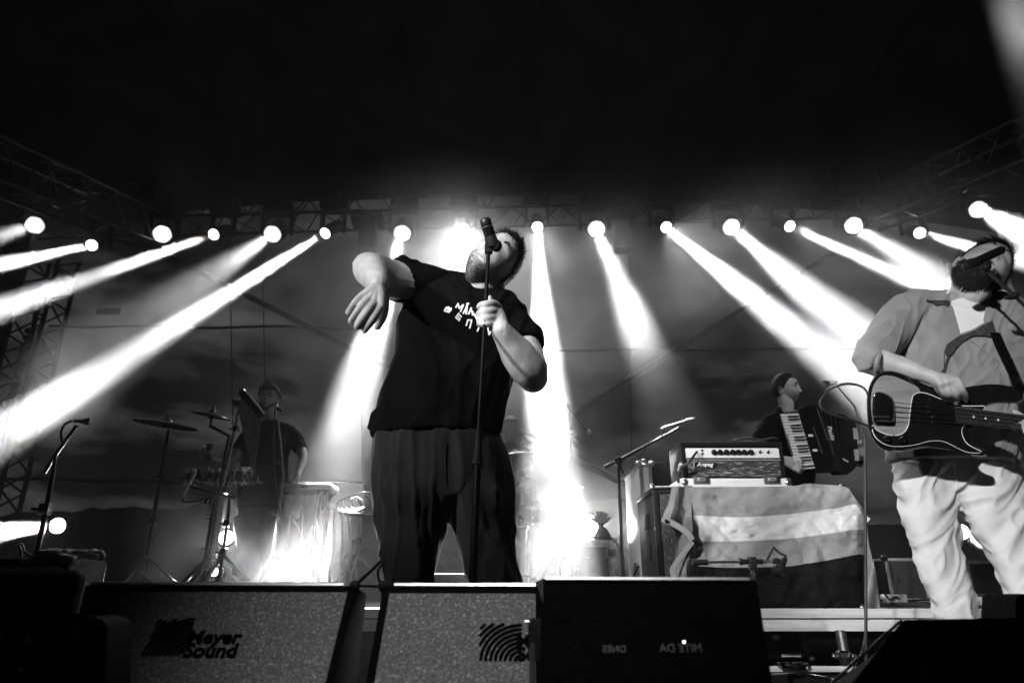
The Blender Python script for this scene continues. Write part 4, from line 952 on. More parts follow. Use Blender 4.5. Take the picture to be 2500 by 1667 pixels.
# flag
FD = 3.735
bnd = [[(1640, 1189), (1700, 1188), (1800, 1188), (1931, 1186), (1970, 1180), (2020, 1183), (2066, 1189), (2085, 1212), (2111, 1247)],
       [(1680, 1257), (1740, 1260), (1815, 1262), (1909, 1256), (1970, 1249), (2040, 1240), (2089, 1231), (2100, 1245), (2111, 1262)],
       [(1694, 1319), (1740, 1321), (1788, 1321), (1909, 1316), (1970, 1309), (2030, 1301), (2089, 1292), (2102, 1293), (2111, 1294)],
       [(1705, 1381), (1750, 1384), (1799, 1385), (1920, 1382), (1970, 1375), (2020, 1367), (2092, 1353), (2103, 1353), (2111, 1354)],
       [(1690, 1512), (1740, 1520), (1800, 1522), (1880, 1518), (1937, 1518), (2020, 1507), (2075, 1502), (2098, 1501), (2111, 1501)]]
fcols = [('upper_grey_stripe', .27), ('white_stripe', .62), ('middle_grey_stripe', .27), ('black_stripe', .008)]
fg = thing('flag', 'striped flag in grey, white, grey and black draped over the bass cabinet', 'flag', at(1880, 1350, FD))
fb = [[tuple(p) for p in cr(b, 9)] for b in bnd]; nn = len(fb[0])
def fw(px, py):
    q = Vector((px*.011, py*.008, 1)); w = noise.noise(q)+.6*noise.noise(Vector((px*.03+py*.01, py*.02-px*.006, 4)))+.3*noise.noise(Vector((px*.07, py*.06, 9)))
    r = (1-abs(noise.noise(Vector((px*.02-py*.012, py*.012, 7))))*2.2)
    return .026*w+.018*max(0, r)+.003*noise.noise(Vector((px*.13+py*.05, py*.11, 2)))+.022*math.sin((px-1700)/38+py/90)*max(0, (py-1250)/270)
for k, (nm, cl) in enumerate(fcols):
    rows = 26; mb = MB(); V = []
    for j in range(rows+1):
        t = j/rows
        for i in range(nn):
            x = fb[k][i][0]*(1-t)+fb[k+1][i][0]*t; y = fb[k][i][1]*(1-t)+fb[k+1][i][1]*t
            dd = fw(x, y); bend = .05*max(0, (x-2085)/26)**2
            V.append(at(x, y, FD-.028+dd*.9+bend+.04*max(0, (y-1400)/120)))
    n0 = len(V); V += [v+Vector((0, .0016, 0)) for v in V]
    mb.v = V; mb.f = [(j*nn+i, j*nn+i+1, (j+1)*nn+i+1, (j+1)*nn+i) for j in range(rows) for i in range(nn-1)]; mb.f += [tuple(a+n0 for a in f[::-1]) for f in mb.f]
    part(nm, mb, mat(nm, cl, .75, noise_s=14, noise_a=.12, bump=.5, bump_s=30, bd=.009, spec=.08), fg)
def fpoly(pts, D, m, nm, th=.003):
    part(nm, MB().prism([at(x, y, D+fw(x, y)*.4) for x, y in pts], (0, th, 0)), m, fg)
mg = mat('flag_underside', .24, .75, noise_s=12, noise_a=.3, bump=.5, bump_s=60); mw = bpy.data.materials['white_stripe']
def fmesh(rowsL, m, nm):        # strip between left and right polylines
    Lp = [tuple(p) for p in cr([(a, b) for a, b, *_ in rowsL], 5)]; Rp = [tuple(p) for p in cr([(r[2], r[3]) for r in rowsL], 5)]; V = []
    for (a, b), (c, d) in zip(Lp, Rp):
        for i in range(9): t = i/8; x, y = a+(c-a)*t, b+(d-b)*t; V.append(at(x, y, FD-.035+.035*math.sin(x*.11+y*.02)+fw(x, y)*.5))
    n0 = len(V); mb = MB(); mb.v = V+[v+Vector((0, .002, 0)) for v in V]; mb.f = [(j*9+i, j*9+i+1, j*9+i+10, j*9+i+9) for j in range(len(Lp)-1) for i in range(8)]; mb.f += [tuple(a+n0 for a in f[::-1]) for f in mb.f]
    part(nm, mb, m, fg)
fmesh([(1640, 1188, 1684, 1188), (1632, 1228, 1688, 1240), (1620, 1262, 1692, 1300), (1648, 1300, 1697, 1320), (1650, 1345, 1702, 1360), (1645, 1385, 1706, 1400), (1650, 1418, 1708, 1425)], mg, 'turned_corner')
def band(pts, w, nm):
    mb = MB(); P = [np.array(p, float) for p in pts]; q = [np.array(p) for p in cr(pts, 6)]; V = []
    for i, p in enumerate(q):
        t = q[min(i+1, len(q)-1)]-q[max(i-1, 0)]; t /= np.linalg.norm(t); n_ = np.array((-t[1], t[0]))*w/2
        V += [at(*(p+n_), FD-.085), at(*(p-n_), FD-.08)]
    n0 = len(V); mb.v = V+[v+Vector((0, .003, 0)) for v in V]; mb.f = [(2*i, 2*i+1, 2*i+3, 2*i+2) for i in range(len(q)-1)]; mb.f += [tuple(a+n0 for a in f[::-1]) for f in mb.f]
    part(nm, mb, mw, fg)
band([(1617, 1265), (1650, 1281), (1678, 1300), (1690, 1318)], 14, 'hem'); band([(1691, 1322), (1672, 1345), (1650, 1375), (1641, 1392), (1650, 1418)], 12, 'hem')
part('eyelet', MB().lathe([(.010, 0), (.010, .003), (.006, .003)], at(1627, 1272, FD-.09), (0, -1, 0), 14), M['black_metal'], fg)
fmesh([(2111, 1247, 2114, 1250), (2111, 1300, 2122, 1330), (2111, 1380, 2137, 1390), (2111, 1440, 2144, 1440), (2111, 1485, 2150, 1500)], mg, 'hanging_edge')
fpoly([(2111, 1254), (2125, 1266), (2112, 1282)], FD-.03, mw, 'white_tip')
# low microphone stand before the flag
o = thing('microphone_stand', 'low boom stand with a drooping microphone in front of the striped flag', 'microphone stand', (at(1839, 1400, 2.9).x, 2.9, 0)); D_ = 2.9
a, b = at(1691, 1372, D_), at(1900, 1369, D_)
part('boom', MB().tube([a, b], .0055, 10), M['steel'], o); part('counterweight', MB().tube([at(1690, 1372, D_), at(1727, 1371.5, D_)], .0125, 12), M['rubber'], o)
part('sleeve', MB().tube([at(1808, 1370.5, D_), at(1862, 1369.5, D_)], .0105, 12).tube([at(1806, 1370.5, D_), at(1812, 1370.4, D_)], .014, 12), M['black_metal'], o)
p_ = at(1837, 1374, D_); part('pole', MB().tube([p_, Vector((p_.x, p_.y, .02))], .010, 12).box(p_, (.03, .03, .05), bev=.006), M['black_metal'], o); part('collar', MB().tube([at(1838, 1398, D_), at(1838, 1401, D_)], .0125, 12), M['chrome'], o)
for i in range(3): a_ = i*2.1+.4; part('leg', MB().tube([Vector((p_.x, p_.y, .12)), Vector((p_.x+.28*math.cos(a_), p_.y+.28*math.sin(a_), .012))], .007, 8), M['black_metal'], o)
o = thing('microphone', 'drooping microphone clipped to the low boom before the flag', 'microphone', at(1905, 1380, D_))
a, b = at(1915, 1366, D_), at(1898, 1395, D_-.03); d = (b-a).normalized(); Lm = (b-a).length
part('barrel', MB().lathe([(.008, -.01), (.012, 0), (.016, Lm*.6)], a, d, 18), M['black_plastic'], o); part('grille', MB().lathe([(.016, Lm*.6), (.024, Lm*.75), (.022, Lm*1.1), (.01, Lm*1.2)], a, d, 18), M['black_metal'], o); part('clip', MB().ball(at(1897, 1370, D_), (.02, .012, .014)), M['black_plastic'], o)
mb = MB(); pxtube(mb, [(1914, 1362, D_), (1918, 1356, D_), (1905, 1350, D_), (1893, 1340, D_), (1889, 1335, D_), (1886, 1340, D_), (1880, 1352, D_), (1872, 1368, D_), (1866, 1372, D_)], .005); solo('microphone_cable', mb, M['rubber'], 'kinked cable rising from the drooping microphone before the flag', 'cable')
# upright dark pole at the flag's right edge with accordion mic
o = thing('microphone_stand', 'thin upright stand crossing the right end of the flag', 'microphone stand', (at(2112, 1400, 3.0).x, 3.0, 0))
p_ = at(2112, 1075, 3.0); q_ = at(2114, 1520, 2.95); q_ = p_+(q_-p_)*((p_.z-.02)/(p_.z-q_.z)); part('pole', MB().tube([p_, q_], .0062, 10), M['rubber'], o); part('boom', MB().tube([p_, at(2085, 990, 3.05), at(2042, 940, 3.1)], .004, 8), M['rubber'], o); part('base', MB().lathe([(.12, 0), (.12, .014), (.02, .03)], Vector((q_.x, q_.y, 0)), n=28), M['black_metal'], o)
o = thing('microphone', 'bright-lit microphone hanging above the accordion', 'microphone', at(2025, 936, 3.1))
a, b = at(2043, 934, 3.12), at(2009, 937, 3.1); d = (b-a).normalized(); Lm = (b-a).length; part('barrel', MB().lathe([(.006, 0), (.012, Lm*.6)], a, d, 14), M['keys'], o); part('grille', MB().lathe([(.012, Lm*.6), (.017, Lm*.75), (.014, Lm*.98), (.004, Lm*1.02)], a, d, 14), M['steel'], o)
# boom stand left of the cases
o = thing('microphone_stand', 'tall boom stand slanting up before the braces right of centre', 'microphone stand', (at(1511, 1300, 4.9).x, 4.9, RZ)); D_ = 4.9
p_ = at(1510, 1125, D_); part('pole', MB().tube([p_, Vector((at(1513, 1300, D_).x, D_, RZ+.02))], .012, 10), M['black_metal'], o)
part('boom', MB().tube([at(1476, 1141, D_), at(1510, 1124, D_), at(1655, 1046, D_)], [.016, .012, .009], 10), M['black_metal'], o); part('joint', MB().ball(p_, (.03, .03, .035)).rod(p_, p_+Vector((.03, 0, -.09)), .008), M['black_plastic'], o)
for i in range(3): a_ = i*2.1; c = Vector((at(1513, 1300, D_).x, D_, RZ+.15)); part('leg', MB().tube([c, c+Vector((.3*math.cos(a_), .3*math.sin(a_), -.14))], .009, 8), M['black_metal'], o)
o = thing('microphone', 'slim bright microphone at the tip of the tall boom stand', 'microphone', at(1655, 1040, D_))
a, b = at(1614, 1046, D_), at(1697, 1022, D_); d = (b-a).normalized(); Lm = (b-a).length; part('barrel', MB().lathe([(.006, 0), (.011, Lm*.3), (.013, Lm*.7)], a, d, 14), M['keys'], o); part('grille', MB().lathe([(.013, Lm*.7), (.016, Lm*.78), (.012, Lm)], a, d, 14), M['steel'], o)
mb = MB(); pxtube(mb, [(1614, 1047, D_), (1617, 1062, D_), (1600, 1078, D_), (1575, 1080, D_), (1577, 1095, D_), (1560, 1112, D_), (1535, 1114, D_)], .005); solo('microphone_cable', mb, M['rubber'], 'cable drooping under the tall slanting boom', 'cable')
# cases behind the bassist
case('flight_case', 'open-fronted black case with pale frame behind the bassist leg', 'flight case', 2168, 2262, 1362, 1468, 4.3, .5, edge='alu', ew=.016)
case('flight_case', 'black case with a pale top edge behind the far trouser leg', 'flight case', 2366, 2470, 1368, 1468, 4.3, .5, edge='alu', ew=.016)
o = thing('effects_unit', 'small shiny metal box with cables on the riser edge', 'effects unit', at(2182, 1468, 3.9)); part('body', MB().box(at(2182, 1460, 3.9), (.11, .07, .04), bev=.004), M['alu'], o)
mb = MB(); pxtube(mb, [(2150, 1440, 3.9), (2160, 1448, 3.88), (2172, 1462, 3.85), (2186, 1456, 3.85), (2200, 1466, 3.88)], .006); part('lead', mb, M['rubber'], o)
o = thing('nameplate', 'small pale plate with dark frame standing on the riser edge', 'plate', at(2413, 1470, 3.69)); part('frame', MB().box(at(2411, 1463, 3.70), (.10, .02, .055), bev=.003), M['steel'], o); part('face', MB().box(at(2411, 1466, 3.685), (.075, .01, .038)), M['amp_panel'], o)
# under the riser, seen through the gap at right
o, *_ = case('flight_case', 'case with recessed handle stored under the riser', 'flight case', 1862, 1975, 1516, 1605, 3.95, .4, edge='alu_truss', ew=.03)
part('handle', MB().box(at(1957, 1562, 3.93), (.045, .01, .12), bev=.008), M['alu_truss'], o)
for x, y in ((1874, 1533), (1894, 1555)): part('reflector', MB().ball(at(x, y, 3.93), (.022, .01, .015)), M['amp_panel'], o)
part('strip', MB().box(at(1912, 1521, 3.92), (.095, .01, .016), bev=.003), M['amp_panel'], o); part('strip', MB().box(at(1932, 1599, 3.92), (.1, .01, .014), bev=.003), M['amp_panel'], o)
o = thing('stage_board', 'pale board lying on the stage floor in front of the riser', 'board', (at(1970, 1640, 3.0).x, 3.0, .0)); part('board', MB().box((at(1970, 1640, 3.2).x, 3.2, at(1970, 1632, 3.2).z), (.42, .03, .022), bev=.004), M['wood_edge'], o); part('foot', MB().box((at(1970, 1640, 3.2).x, 3.22, at(1970, 1640, 3.2).z/2), (.38, .02, at(1970, 1640, 3.2).z)), M['black_plastic'], o)
o = thing('cable_coil', 'tangled dark cable coil on the pale board', 'cable', at(1930, 1625, 3.18)); mb = MB()
q = [at(1935+48*math.cos(i*.9+.2*math.sin(i))*(.6+.4*math.sin(i*1.7)), 1624+6*math.sin(i*1.3), 3.2+.06*math.sin(i*.9)) for i in range(30)]; mb.tube([Vector(p) for p in cr([tuple(v) for v in q], 4)], .006, 6); part('cable', mb, M['black_gloss'], o)
o = thing('tube_prop', 'silver tube foot with collar standing beneath the riser edge', 'stand', (at(2060, 1640, 3.3).x, 3.3, 0)); D_ = 3.3
part('tube', MB().tube([at(2051, 1538, D_), at(2062, 1597, D_)], [.021, .023], 14), M['steel'], o); part('collar', MB().tube([at(2034, 1602, D_), at(2084, 1602, D_)], .006, 8).ball(at(2036, 1601, D_), .011).ball(at(2082, 1601, D_), .011).lathe([(.028, 0), (.03, .02), (.02, .03)], at(2060, 1604, D_)), M['chrome'], o); part('spike', MB().tube([at(2060, 1606, D_), at(2066, 1636, D_)], [.024, .004], 10).tube([at(2066, 1634, D_), at(2090, 1600, D_-.1)], .006), M['steel'], o)
mb = MB(); pxtube(mb, [(2112, 1505, 2.9), (2112, 1540, 2.9), (2106, 1580, 2.9), (2092, 1618, 2.8), (2060, 1660, 2.6)], .0035); solo('thin_cable', mb, M['rubber'], 'thin cable falling from the riser edge right of the flag', 'cable')

for i, (pts, lb) in enumerate((
    ([(300, 1426, 4.6), (370, 1421, 4.7), (345, 1400, 4.8), (372, 1402, 4.8), (400, 1418, 4.7), (430, 1424, 4.6)], 'cable looping at the foot of the left cymbal stand'),
    ([(1420, 1424, 4.4), (1470, 1422, 4.5), (1530, 1424, 4.4), (1560, 1380, 4.35)], 'cable lying on the riser before the low flight case'),
    ([(2120, 1462, 3.9), (2200, 1466, 3.95), (2300, 1462, 4.0), (2420, 1466, 3.9)], 'cable stretched along the riser edge behind the bassist'),
    ([(1880, 1648, 2.6), (1950, 1645, 2.7), (2020, 1655, 2.6), (2050, 1667, 2.4)], 'thin cable on the dark floor below the pale board'))):
    mb = MB(); pxtube(mb, pts, .006); solo('floor_cable', mb, M['black_gloss'], lb, 'cable')
# ------------------------------------------------------------------ front monitors
def facet(pts3, th, m, nm, par):   # thick slab from 4 corner points
    a = [Vector(p) for p in pts3]; n_ = (a[1]-a[0]).cross(a[2]-a[0]).normalized(); n_ = n_ if n_.y > 0 else -n_
    return part(nm, MB().prism(a, n_*th), m, par)
def wedge(name, label, TL, TR, BR, BL, dep, m='speckle', group='wedge monitors along the stage edge', side=None):
    a = [at(*TL), at(*TR), at(*BR), at(*BL)]; dn = [(p-q) for p, q in ((a[3], a[0]), (a[2], a[1]))]
    nn_ = (a[1]-a[0]).cross(a[3]-a[0]).normalized(); nn_ = nn_ if nn_.y < 0 else -nn_
    a[2] = on(BR[0], BR[1], a[0], nn_, 0); dn[1] = a[2]-a[1]
    b3 = a[0]+dn[0]*((a[0].z-.004)/(-dn[0].z)); b2 = a[1]+dn[1]*((a[1].z-.004)/(-dn[1].z)); F_ = [a[0], a[1], b2, b3]
    o = thing(name, label, 'stage monitor', ((a[0].x+a[1].x)/2, a[0].y, 0), group)
    bk = [F_[0]+Vector((0, dep*.25, -.015)), F_[1]+Vector((0, dep*.25, -.015)), Vector((F_[2].x, F_[2].y+dep, .002)), Vector((F_[3].x, F_[3].y+dep, .002))]
    ins = .02
    mb = MB(); mb.add(F_+bk, [(3, 2, 1, 0), (4, 5, 6, 7), (0, 1, 5, 4), (1, 2, 6, 5), (2, 3, 7, 6), (3, 0, 4, 7)])
    part('cabinet', mb, M['matt_black'], o)
    n_ = (F_[1]-F_[0]).cross(F_[3]-F_[0]).normalized(); n_ = n_ if n_.y < 0 else -n_
    u = (F_[1]-F_[0]).normalized(); w = (F_[3]-F_[0]).normalized(); e_ = .014
    G_ = [F_[0]+u*e_+w*e_*1.2, F_[1]-u*e_+w*e_*1.2, F_[2]-u*e_, F_[3]+u*e_]
    pn = part('back_panel', MB().prism([p+n_*.0035 for p in G_], -n_*.003), M[m], o)
    part('top_rail', MB().tube([F_[0]+u*.02+n_*.002, F_[1]-u*.02+n_*.002], .0052, 8), M['steel'], o)
    for p in (F_[0], F_[1]): part('corner', MB().ball(p, .010), M['black_plastic'], o)
    return o, pn, n_
w1, p1, n1 = wedge('stage_monitor', 'speckled wedge monitor at left with a dark arc emblem and lettering', (196, 1428, 1.30), (866, 1430, 1.33), (812, 1667, 1.22), (120, 1667, 1.19), .45)
w2, p2, n2 = wedge('stage_monitor', 'brighter speckled wedge monitor in the middle, cut by the black light box', (936, 1430, 1.30), (1600, 1432, 1.30), (1600, 1667, 1.20), (893, 1667, 1.20), .45)
def emblem(quad, P0, n_, par, arcs=11, flipx=False):
    TL, TR, BR, BL = [np.array(q, float) for q in quad]
    def uv(u, v): return TL*(1-u)*(1-v)+TR*u*(1-v)+BR*u*v+BL*(1-u)*v
    for k in range(arcs):
        r = .10+k*1.34/arcs; mb = MB(); V = []; ok = []
        for i in range(25):
            a = math.pi/2*i/24; q = []
            for rr in (r, r+.075): q.append((1-rr*math.cos(a)*1.0, 1-rr*math.sin(a)))
            if all(-.001 <= c <= 1.001 for p in q for c in p): V.append(q); ok.append(i)
        run = [];
        for q, i in zip(V, ok):
            if run and i != run[-1][1]+1: break_ = True
            run.append((q, i))
        P = [on(*uv(*c), P0, n_, .0052) for q, _ in run for c in q]
        F_ = [(2*j, 2*j+1, 2*j+3, 2*j+2) for j in range(len(run)-1) if run[j+1][1] == run[j][1]+1]
        if F_: part('emblem_arc', MB().add(P, F_), M['emblem'], par)
P1 = at(196, 1428, 1.30); P2 = at(936, 1430, 1.30)
emblem([(382, 1507), (478, 1507), (448, 1600), (343, 1600)], P1, n1, p1, 13)
emblem([(1167, 1517), (1275, 1517), (1272, 1612), (1165, 1612)], P2, n2, p2, 12)
def word(t, x, y, size, P0, n_, par, sk=0, bold=.0012):
    c = on(x, y, P0, n_, .0058); r = (on(x+20, y, P0, n_, .0058)-c); u = (on(x, y-20, P0, n_, .0058)-c)
    part('lettering', place(textmesh(t, size, .0004, bold, sk), basis(r, u, c)), M['emblem'], par)
for t, x, y, s_ in (('Meyer', 524, 1555, .034), ('Sound', 514, 1588, .034)): word(t, x, y, s_, P1, n1, p1)
for t, x, y, s_ in (('Meyer', 1322, 1565, .032), ('Sound', 1322, 1596, .032)): word(t, x, y, s_, P2, n2, p2)
# black light box in front
o = thing('light_box', 'black strobe light box standing in front of the middle monitor', 'stage light', (at(1580, 1430, .98).x, .98, 0))
a = [at(1326, 1413, .98), at(1846, 1415, .98), at(1900, 1690, .88), at(1324, 1690, .88)]
zb = [Vector((p.x, p.y, p.z)) for p in a]; 
fr = [a[0], a[1], a[1]+(a[2]-a[1])*2.4, a[0]+(a[3]-a[0])*2.4]
for p in fr[2:]: p.z = .01
bk = [p+Vector((0, .32, 0)) for p in fr]; bk[1].x -= .02; pass
part('housing', MB().add(fr+bk, [(3, 2, 1, 0), (4, 5, 6, 7), (0, 1, 5, 4), (1, 2, 6, 5), (2, 3, 7, 6), (3, 0, 4, 7)]), M['matt_black'], o)
part('top_rail', MB().tube([a[0]+Vector((.004, -.002, .0)), a[1]+Vector((-.01, -.002, 0))], .0032, 8), M['steel'], o)
nb_ = (fr[1]-fr[0]).cross(fr[3]-fr[0]).normalized(); nb_ = nb_ if nb_.y < 0 else -nb_
for j in range(3):
    for i in range(6):
        x, y = 1372+i*78-j*3+(i*6*j*.3), 1478+j*72
        part('lamp_cell', MB().lathe([(.019, 0), (.0188, .0008), (.0175, .0010), (.0168, .0002)], on(x, y, a[0], nb_, .0005), nb_, 24), M['matt_black'], o)
def mword(t, x, y, size):
    c = on(x, y, a[0], nb_, .006); r = on(x+20, y, a[0], nb_, .006)-c; u = on(x, y-20, a[0], nb_, .006)-c
    part('lettering', place(textmesh(t, size, .0003, 0), basis(r, u, c, True)), M['rubber_grey'], o)
M['rubber_grey'] = mat('faint_print', .025, .5, noise_s=200, noise_a=.3)
mword('DNES', 1500, 1584, .012); mword('MITE DA', 1662, 1582, .014)
part('indicator', MB().ball(on(1670, 1566, a[0], nb_, .003), .0016), M['led'], o)
# bracket bar between middle monitor and light box
o = thing('bracket', 'pale metal bar with a dark clamp in front of the middle monitor emblem', 'bracket', at(1300, 1667, 1.02))
part('bar', MB().tube([at(1297, 1517, 1.03), at(1300, 1560, 1.03), at(1299, 1760, 1.0)], .0042, 8).tube([at(1281, 1517, 1.03), at(1322, 1517, 1.03)], .0028, 8), M['steel'], o)
part('clamp', MB().box(at(1312, 1560, 1.035), (.025, .02, .055), bev=.005), M['black_plastic'], o)
# dark wedge right
o = thing('stage_monitor', 'dark wedge monitor at the right corner with sloping left end', 'stage monitor', (at(2300, 1600, 1.0).x, 1.0, 0), 'wedge monitors along the stage edge')
fr = [at(2205, 1512, 1.05), at(2560, 1506, 1.05), at(2700, 1900, .85), at(1770, 1900, .85)]
for p in fr[2:]: p.z = max(.003, p.z-.05)
bk = [p+Vector(((p.x-CAM.x)*.34+.03, .35, (p.z-CAM.z)*.34 if i < 2 else .0)) for i, p in enumerate(fr)]
part('cabinet', MB().add(fr+bk, [(3, 2, 1, 0), (4, 5, 6, 7), (0, 1, 5, 4), (1, 2, 6, 5), (2, 3, 7, 6), (3, 0, 4, 7)]), M['matt_black'], o)
part('edge_strip', MB().tube([at(2200, 1514, 1.045), at(2005, 1690, .95)], .0022, 6), M['steel'], o)
n_ = (fr[1]-fr[0]).cross(fr[3]-fr[0]).normalized(); n_ = n_ if n_.y < 0 else -n_
gm = MB()
g0 = [on(2270, 1540, fr[0], n_, .004), on(2560, 1536, fr[0], n_, .004), on(2640, 1800, fr[0], n_, .004), on(2200, 1800, fr[0], n_, .004)]
gr = part('grille', MB().prism(g0, -n_*.003), mat('perforated_grille', .008, .5, .3, noise_s=150, noise_a=.8, bump=1, bump_s=140), o)
o = thing('foam_block', 'small dark block sticking up at the right picture edge', 'block', at(2492, 1506, 1.1)); part('block', MB().prism([at(2478, 1520, 1.12), at(2480, 1455, 1.12), (at(2484, 1462, 1.12)), at(2488, 1449, 1.12), at(2560, 1449, 1.12), at(2560, 1520, 1.12)], (0, .08, 0)), M['matt_black'], o)
# left corner: monitor, amp and towel
o = thing('stage_monitor', 'black monitor at the left corner with a bright curved metal edge', 'stage monitor', (at(60, 1600, 1.0).x, 1.0, 0), 'wedge monitors along the stage edge')
pl = [(-260, 1398), (188, 1400), (198, 1412), (188, 1470), (178, 1500), (160, 1667), (150, 2100), (-260, 2100)]
fr = [at(x, y, 1.0) for x, y in pl]; 
for p in fr[-2:]: p.z = .003
mb = MB(); n_f = len(fr); mb.add(fr+[p+Vector(((p.x-CAM.x)*.34-.03, .35, (p.z-CAM.z)*.34 if i < 6 else 0)) for i, p in enumerate(fr)], [tuple(range(n_f)), tuple(range(2*n_f-1, n_f-1, -1))]+[(i, i+n_f, (i+1) % n_f+n_f, (i+1) % n_f) for i in range(n_f)])
part('cabinet', mb, M['matt_black'], o)
part('metal_edge', MB().tube([Vector(p) for p in cr([tuple(at(x, y, .995)) for x, y in ((167, 1396), (185, 1397), (198, 1403), (203, 1416), (197, 1440), (190, 1468), (184, 1496))], 5)], .0042, 8), M['steel'], o)
for x, y in ((5, 1562), (70, 1564), (52, 1636), (60, 1490)): part('bolt', MB().ball(at(x, y, .997), .004), M['steel'], o)
o = thing('carry_handle', 'dark rounded rubber cheek leaning against the left monitor', 'handle', at(200, 1600, .92))
q = cr([(232, 1508), (212, 1506), (196, 1526), (180, 1570), (162, 1630), (150, 1700)], 6); V = [at(x, y, .93) for x, y in [tuple(p) for p in q]]+[at(255, 1700, .93), at(262, 1530, .93), at(250, 1512, .93)]
part('cheek', MB().prism(V, (0, .06, 0)), M['matt_black'], o); part('edge', MB().tube([at(x, y, .928) for x, y in [tuple(p) for p in q]], .0024, 6), M['black_plastic'], o)
AM = 1.75; x0, x1 = at(-220, 1380, AM).x, at(168, 1380, AM).x; zt = at(100, 1362, AM).z
o = thing('guitar_amplifier', 'black guitar amplifier at the left edge with a nameplate and piped grille', 'amplifier', ((x0+x1)/2, AM, 0))
part('cabinet', MB().box(((x0+x1)/2, AM+.08, zt/2+.002), (x1-x0, .16, zt-.004), bev=.006), M['tolex'], o)
gz = at(100, 1388, AM).z
part('grille', MB().box(((x0+at(165, 1388, AM).x)/2, AM-.003, gz-.16), (at(165, 1388, AM).x-x0-.02, .008, .30)), M['black_cotton'], o)
for k in range(4): part('piping', MB().tube([Vector((x0+.02, AM-.008, gz+.004-k*.0045)), Vector((at(160-k*-4, 1388, AM).x-.012+k*.004, AM-.008, gz+.004-k*.0045))], .0019, 6), M['keys'] if k < 3 else M['steel'], o)
c = at(82, 1371, AM-.004); pp = part('nameplate', MB().box(c, (.066, .004, .0105), bev=.0004), M['alu'], o); part('plate_face', MB().box(c+Vector((0, -.002, 0)), (.0635, .003, .0085)), M['black_gloss'], pp)
part('lettering', place(textmesh('Fender - Deluxe', .0088, .0002, .0001, .3), basis((1, 0, 0), (0, 0, 1), c+Vector((0, -.0045, 0)))), M['keys'], pp)
ce = Vector((x1, AM+.16, zt-.01)); part('corner_piping', MB().tube([ce, Vector((ce.x, ce.y, .1))], .0014, 6), M['steel'], o); part('carry_strap', MB().tube([at(52, 1362, AM), at(52, 1345, AM), at(46, 1330, AM), at(50, 1326, AM), at(56, 1332, AM), at(58, 1345, AM), at(75, 1357, AM), at(100, 1361, AM)], .0028, 6), M['rubber'], o)
# towel
tw_ = MB(); 
limb(tw_, [(108, 1352, AM+.05, 8), (135, 1353, AM+.03, 12), (165, 1358, AM+.02, 14), (190, 1356, AM+.02, 12), (222, 1352, AM+.03, 9), (246, 1352, AM+.03, 8)], 16, ell=(1, 2.2))
limb(tw_, [(150, 1358, AM-.03, 8), (175, 1366, AM-.045, 9), (182, 1374, AM-.05, 6)], 12, ell=(1, 1.4)); limb(tw_, [(235, 1350, AM, 7), (250, 1355, AM-.01, 6), (244, 1366, AM-.01, 4)], 12)
o = thing('towel', 'folded grey towel lying on the guitar amplifier', 'towel', at(180, 1375, AM)); part('cloth', bake(tw_, .0035, 2, folds(.0035, 26, (1, .6, 2.2), 5)), M['towel'], o)
for k in range(3): part('hem', MB().tube([at(x, y, AM-.07) for x, y in [tuple(p) for p in cr([(178+k*5, 1374-k*1), (186+k*5, 1364-k*2), (200+k*4, 1355-k), (222, 1351+k), (240, 1353+k)], 5)]], .0012, 6), M['white_cotton'], o)
# ------------------------------------------------------------------ accordion player
D_ = 5.1
ac = thing('person', 'accordion player in black looking to the right behind the amplifier', 'person', (at(1915, 1300, D_).x, D_, RZ))
H3 = Head(at(1918, 950, D_), cvec(-.02, 1, -.12), cvec(.74, .16, .62), 1.04, .5)
sk = MB(); H3.add(sk, 64, 52); limb(sk, [(1920, 1020, D_+.02, 19), (1920, 990, D_, 17.5), (1914, 968, D_, 17)], 14)
torso(sk, [(1880, 1970, 1200, D_+.05, .09), (1880, 1975, 1040, D_+.05, .09), (1905, 1945, 1010, D_+.04, .06)])
limb(sk, [(1868, 1110, D_-.05, 13), (1895, 1122, D_-.18, 11), (1915, 1122, D_-.28, 8.5)], 12)
hand_px(sk, 1915, 1122, D_-.29, .42, 58, 1, .10, .35, th=.2)
limb(sk, [(2098, 1130, D_-.05, 10), (2102, 1105, D_-.2, 9)], 10); hand_px(sk, 2104, 1112, D_-.22, -1.9, 44, 1, .1, .6)
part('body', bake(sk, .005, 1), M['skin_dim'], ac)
hl3 = lambda x, y, z: hairline(x, y, z)+.10*G(y-.25, z-.1, .3, .5)
mb = H3.shell(hl3, .008, 8, 96, 72, .003, 60); H3.strands(mb, hl3, 1100, .010, H3.U*.2, .0012, .006, 3, -.04); part('hair', mb, M['hair'], ac)
for q in (-1, 1):
    part('eyebrow', MB().tube([H3.loc((q*(.40+u*.2), .9, .35+.05*math.cos(u*3)), .004) for u in [i/6 for i in range(-5, 5)]], .0045, 6), M['hair'], ac)
    part('eye', MB().ball(H3.loc((q*.40, .9, .13), -.001), (.012, .006, .0055), Matrix((H3.L, H3.F, H3.U)).transposed()), M['black_gloss'], ac)
mb = MB(); H3.strands(mb, lambda x, y, z: min(-.28-z, y-.1)-.3*random.random(), 700, .006, -H3.U, .0009, .001, 4); part('stubble', mb, M['hair'], ac)
sh = MB(); torso(sh, [(1862, 1985, 1230, D_+.06, .15), (1858, 1990, 1150, D_+.06, .15), (1858, 1995, 1080, D_+.06, .14), (1866, 1998, 1035, D_+.06, .12), (1888, 1970, 1008, D_+.05, .085), (1903, 1946, 997, D_+.03, .06)])
limb(sh, [(1880, 1030, D_+.05, 20), (1862, 1060, D_, 19), (1852, 1100, D_-.04, 18), (1872, 1115, D_-.12, 15), (1900, 1121, D_-.22, 12)], 14)
